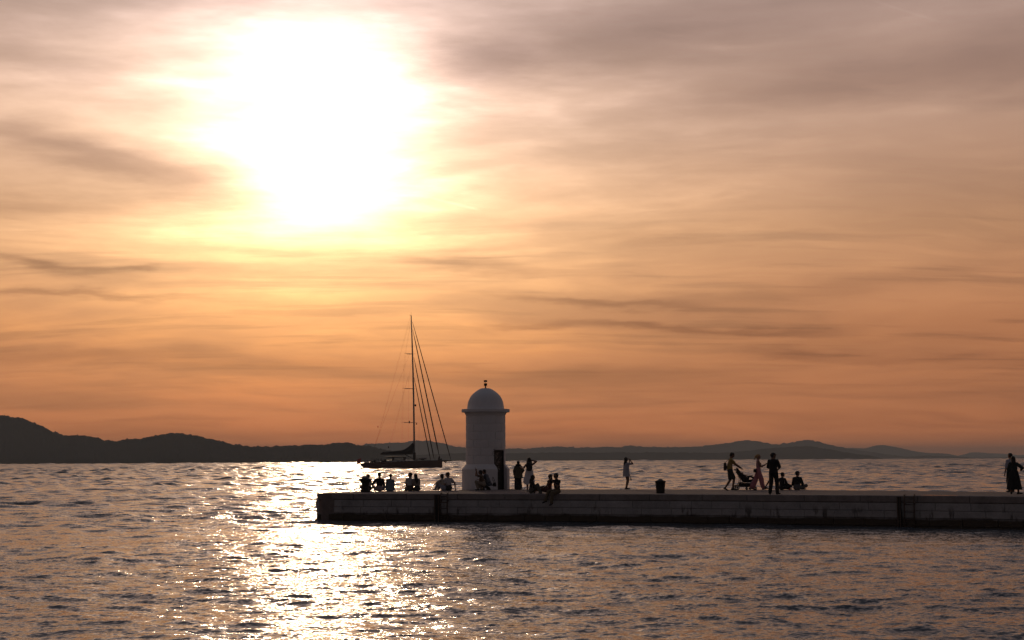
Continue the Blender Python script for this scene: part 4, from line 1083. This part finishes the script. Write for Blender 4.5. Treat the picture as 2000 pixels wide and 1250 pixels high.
# the family with the stroller
rM, JM = person('tall man in a mustard tee and dark shorts pushing the stroller', at_px(1427, 957.6), R(-88), 1.90, (0, -.02, 1.0), (0, .04), bend=(0, .14), look=(0, -.4), hl=(-.16, .56, 1.04), hr=(.16, .56, 1.04), pl=(-.5, -.4, -1), pr=(.5, -.4, -1), top=('tee', (.30, .22, .07), 'mustard_cotton'), bottom=('shorts', (.03, .035, .035), 'dark_green_shorts'),
       fl=(-.10, -.24, .12), fr=(.10, .08, .09), kl=(0, 1, 0), kr=(0, 1, 0), toe=((0, .8, -.45), (0, 1, 0)), shoes=((.03, .025, .025), 'dark_leather'), hair=('short', 'dark'), skin=SKIN2, build=1.05,
       extra=lambda J: skirt(J, J['P'].z + .28, J['P'].z - .02, .165, .185, cloth((.30, .22, .07), 'mustard_cotton'), 'shirt_tail', folds=5, depth=.04))
bag(world_of(JM, (-.05, -.24, .96)), R(-88), (.24, .14, .38), 'dark bag slung at the back of the man in mustard', cloth((.03, .02, .018), 'brown_canvas'), [(-.08, 0, .36), (-.06, .10, .46), (-.02, .22, .56)])

def wheel(c, r, parent, mt, rim):
    w = empty('wheel', c); w.parent = parent
    mb = MB(); rows = []
    for k in range(25):
        a = 2 * math.pi * k / 24; rows.append([Vector((math.cos(a) * (r - .022 + .022 * math.cos(b)), .022 * math.sin(b), math.sin(a) * (r - .022 + .022 * math.cos(b)))) for b in (2 * math.pi * j / 8 for j in range(8))])
    mb.loft(rows, caps=False); mb.build('tyre', mt, w, True)
    mb = MB(); mb.tube([(0, -.03, 0), (0, .03, 0)], .022, 8)
    for k in range(5):
        a = 2 * math.pi * k / 5; mb.tube([(0, 0, 0), (math.cos(a) * (r - .03), 0, math.sin(a) * (r - .03))], .009, 5)
    mb.build('rim', rim, w, True)
def stroller():
    p = at_px(1457, 957.0); r = empty('stroller', p, R(-2)); FR = mat('black_tube_frame', (.02, .02, .02), .4, .5); FB = cloth((.022, .02, .022), 'black_stroller_fabric'); TY = mat('black_rubber', (.02, .018, .016), .8)
    for s in (-1, 1):
        y = s * .26
        MB().tube([(-.52, y, 1.00), (-.47, y, .95), (-.30, y, .62), (-.02, y, .42), (.30, y, .36), (.42, y, .12)], .016, 8).build('side_frame', FR, r, True)
        MB().tube([(-.30, y, .60), (-.30, y, .40), (-.46, y, .14)], .016, 8).build('rear_strut', FR, r, True)
        MB().tube([(-.33, y, .38), (.40, y, .38)], .013, 8).build('seat_rail', FR, r, True)
        wheel((-.46, y, .125), .125, r, TY, FR); wheel((.43, y, .085), .085, r, TY, FR)
    for s, x in ((-.5, .02), (.5, .22)): wheel((x, s * .2, .075), .07, r, TY, FR)
    MB().tube([(-.52, -.26, 1.00), (-.55, -.2, 1.03), (-.55, .2, 1.03), (-.52, .26, 1.00)], .02, 8).build('handle', FR, r, True)
    MB().tube([(-.46, -.26, .125), (-.46, .26, .125)], .012).build('axle', FR, r)
    # reclined seat shell, leg rest and bumper bar
    mb = MB(); rows = []
    for x, z, w in ((-.42, .93, .20), (-.36, .88, .23), (-.22, .66, .24), (-.10, .48, .24), (.10, .43, .24), (.24, .44, .23), (.34, .50, .21), (.40, .54, .18)):
        rows.append([Vector((x - .0, -w, z + .02)), Vector((x + .05, -w, z + .07)), Vector((x, -w * .8, z)), Vector((x, w * .8, z)), Vector((x + .05, w, z + .07)), Vector((x, w, z + .02)), Vector((x - .06, w * .8, z - .07)), Vector((x - .06, -w * .8, z - .07))])
    mb.loft(rows); mb.build('seat', FB, r, True)
    for s in (-1, 1):
        rows = [[Vector((x, s * .25, z)), Vector((x, s * .235, z))] for x, z in ((-.40, .96), (-.20, .80), (-.02, .66), (.14, .58))]; b2 = [[Vector((x, s * .25, z)), Vector((x, s * .235, z))] for x, z in ((-.42, .86), (-.26, .58), (-.10, .42), (.14, .42))]
        mb = MB(); mb.loft([[a[0], a[1], b[1], b[0]] for a, b in zip(rows, b2)]); mb.build('seat_side', FB, r)
    MB().tube([(.08, -.25, .56), (.16, -.25, .66), (.30, -.2, .70), (.34, 0, .70), (.30, .2, .70), (.16, .25, .66), (.08, .25, .56)], .018, 8).build('bumper_bar', FB, r, True)
    # folded canopy behind the seat back
    mb = MB(); rows = []
    for k in range(5):
        a = -.3 + k * .22; rows.append([Vector((-.40 + .15 * math.cos(a + 1.2) * math.cos(b) - .02, .25 * math.sin(b), .90 + .20 * math.sin(a + .9) * math.cos(b))) for b in np.linspace(-1.5, 1.5, 9)])
    mb.quadgrid(rows, False); mb.build('canopy', FB, r, True)
    rows = []
    for x, w, z0, z1 in ((-.34, .18, .20, .36), (-.28, .21, .15, .36), (.14, .21, .14, .34), (.26, .17, .20, .34)):
        rows.append([Vector((x, -w, z1)), Vector((x, -w * .8, z0)), Vector((x, w * .8, z0)), Vector((x, w, z1))])
    MB().loft(rows).build('basket', FB, r, True)
    tag(r, 'black stroller with a reclined seat and a basket, pushed by the man in mustard', 'stroller')
    return r
ST = stroller()
person('small child in a grey hat reclining in the stroller', ST.location + V3(.0, 0, .0), R(-92), .86, (0, .03, .56), (0, -.85), look=(0, .25), hl=(-.1, .18, .66), hr=(.1, .18, .66), pl=(-1, 0, 0), pr=(1, 0, 0),
       fl=(-.07, .38, .58), fr=(.07, .40, .60), kl=(0, .3, 1), kr=(0, .3, 1), toe=((0, .5, .8), (0, .5, .8)), top=('long', (.06, .06, .06), 'charcoal_cotton'), bottom=('trousers', (.05, .045, .05), 'charcoal_cotton'), cap=(.22, .22, .21), hair=('short', 'brown'), shoes=((.04, .03, .03), 'dark_leather'))
pk = (.50, .20, .23)
rP, JP = person('blonde woman in pink top and wide pink trousers, walking and reading her phone', at_px(1482, 957.2), R(-90), 1.77, look=(0, -.25), hl=(-.04, .34, 1.24), hr=(.05, .34, 1.22), pl=(-.4, -.3, -1), pr=(.4, -.3, -1), lean=(0, -.02), top=('vest', (.40, .22, .24), 'pink_jersey'), bottom=('trousers', pk, 'pink_crepe'),
       fl=(-.09, -.26, .11), fr=(.09, .20, .10), kl=(0, 1, 0), kr=(0, 1, 0), toe=((0, .9, -.4), (0, 1, .15)), shoes=((.04, .03, .03), 'dark_leather'), hair=('pony', 'blonde'), woman=True, build=1.0, fingers_l=(0, .6, .7), fingers_r=(0, .6, .7),
       extra=lambda J: [blob(J, [seg((-.09, -.02, .86), (-.09, -.13, .50), .11, .12), seg((-.09, -.13, .50), (-.09, -.28, .20), .12, .145)], 'trouser_leg', cloth(pk, 'pink_crepe')),
                        blob(J, [seg((.09, .02, .86), (.09, .10, .50), .11, .105), seg((.09, .10, .50), (.09, .18, .20), .105, .11)], 'trouser_leg', cloth(pk, 'pink_crepe'))])
phone(world_of(JP, (0, .46, 1.37)), R(-90), R(-35), 'black phone in the hands of the woman in pink')
bag(world_of(JP, (-.02, -.17, .86)), R(-90), (.26, .13, .17), 'black waist bag worn by the woman in pink', cloth(BLK, 'black_nylon'), [(.1, 0, .12), (.16, .18, .16), (0, .30, .17), (-.16, .18, .16), (-.1, 0, .12)], 'waist_bag')

person('walker in white shorts mostly hidden behind the man in black, one leg showing', at_px(1511.5, 956.8), R(-90), 1.62, look=(0, 0), top=('tee', (.30, .30, .29), 'pale_grey_cotton'), bottom=('shorts', (.45, .44, .43), 'white_shorts_cotton'), fl=(-.09, -.40, .13), fr=(.09, .10, .09), kl=(0, 1, 0), kr=(0, 1, 0), toe=((0, .9, -.4), (0, 1, .1)), hair=('bob', 'dark'), skin=SKIN2, build=.95)
rK, JK = person('man all in black with a cap standing on the near edge', at_px(1511.5, 965.9), R(-28), 1.80, look=(-.9, .02), hl=(-.10, .26, 1.02), hr=(.08, .27, 1.02), pl=(-1, -.25, -.5), pr=(1, -.25, -.5), top=('mid', BLK, 'black_cotton'), bottom=('trousers', (.012, .011, .012), 'black_trousers'),
       fl=(-.17, .0, .085), fr=(.15, .02, .085), toe=((-.45, 1, 0), (.35, 1, 0)), shoes=((.015, .015, .015), 'black_leather'), cap=BLK, hair=('short', 'dark'), skin=SKIN2, build=1.16)
def stripes(J):
    m = cloth((.5, .5, .5), 'white_tape')
    for s in (-1, 1): MB().tube([J['nb'] + J['X'] * .08 * s - J['S2'] * .01 - J['Fd'] * .06, (J['shl'] if s < 0 else J['shr']) + J['S2'] * .05 - J['Fd'] * .03, (J['shl'] if s < 0 else J['shr']) - J['S2'] * .2 + J['X'] * .06 * s - J['Fd'] * .02], .009, 5).build('sleeve_stripe', m, J['root'], True)
person('person in a dark jacket with white sleeve stripes, sitting beside a red cup', at_px(1527, 957.0), R(-55), 1.66, SIT, (0, .12), look=(-.3, 0), hl=(-.1, .38, .26), hr=(.10, .40, .26), pl=(-.3, -.1, -1), pr=(.3, -.1, -1), **CROSS, top=('long', (.02, .02, .024), 'dark_tracksuit'), bottom=('trousers', (.02, .02, .022), 'dark_tracksuit'), hair=('short', 'dark'), extra=stripes)
person('broad person in a black jacket, cap and grey trousers sitting on the far edge', at_px(1557, 956.9), R(-35), 1.78, SIT, (0, .10), look=(-.6, 0), hl=(-.14, .30, .22), hr=(.16, .34, .22), pl=(-.5, -.3, -1), pr=(.5, -.3, -1), **CROSS, top=('long', BLK, 'black_cotton'), bottom=('trousers', (.13, .13, .135), 'grey_jersey'), cap=BLK, hair=('short', 'dark'), build=1.14)
c = MB().lathe([(.030, 0), (.031, .005), (.042, .115), (.044, .12), (.041, .12), (.030, .01), (.0, .009)], n=18).build('drinking_cup', mat('red_card_cup', (.55, .06, .03), .5), None, True); c.location = at_px(1542, 956.9); c.scale = (1.25, 1.25, 1.25)
tag(c, 'red paper cup standing on the pier between two sitting people', 'cup')

# the couple at the right edge of the frame
rQ, JQ = person('man in a pale blue shirt half hidden behind the woman in a long skirt', at_px(1975.5, 961.5), R(25), 1.74, look=(0, 0), hl=(-.24, .10, .84), top=('mid', (.36, .38, .46), 'pale_blue_shirting'), bottom=('trousers', (.03, .03, .035), 'charcoal_cotton'), hair=('short', 'dark'), build=1.05)
rW, JW = person('woman with long dark hair, dark teal top and long black skirt at the right edge', at_px(1981.5, 965.8), R(-25), 1.60, look=(0, -.05), hl=(-.26, .05, .74), hr=(.28, .20, 1.02), pl=(-.8, -.5, 0), pr=(1, -.6, -.4), top=('long', (.022, .035, .036), 'dark_teal_knit'), bottom=('legs', BLK, 'black_cotton'),
       fl=(-.12, .0, .085), fr=(.15, .10, .085), toe=((-.2, 1, 0), (.9, .5, 0)), shoes=((.015, .015, .015), 'black_leather'), hair=('long', 'dark'), woman=True, build=1.18,
       extra=lambda J: skirt(J, J['P'].z + .12, .20, .165, .31, cloth(BLK, 'black_skirt_crepe'), 'skirt', folds=8, depth=.09, seed=12))

# crew on the yacht
def on_yacht(px, y, z): return Vector((YW.x + yx(px), YD + y, z))
person('crew member standing at the yacht stern in dark clothes, taller of two', on_yacht(738.5, -.6, yz(902.5)), R(-80), 1.75, look=(0, 0), top=('tee', BLK, 'black_cotton'), bottom=('shorts', BLK, 'black_cotton'), group='crew on the yacht')
person('crew member in pale shirt sitting behind the stern helm of the yacht', on_yacht(745.5, .3, yz(901.5)), R(80), 1.70, (0, 0, .55), (0, .1), hl=(-.1, .35, .6), hr=(.1, .35, .6), fl=(-.1, .45, .1), fr=(.1, .45, .1), top=('tee', (.2, .19, .18), 'pale_grey_cotton'), bottom=('shorts', (.1, .09, .08), 'brown_cotton'), group='crew on the yacht')
person('crew member crouching on the yacht deck just forward of the mast', on_yacht(815, -1.0, yz(900.2)), R(90), 1.75, (0, -.1, .45), (0, .3), hl=(-.1, .5, .6), hr=(.1, .5, .6), fl=(-.12, .12, .085), fr=(.12, -.05, .085), kl=(0, 1, .5), kr=(0, 1, .3), top=('tee', (.25, .25, .26), 'white_tee_cotton'), bottom=('shorts', (.03, .03, .04), 'navy_cotton'), group='crew on the yacht')
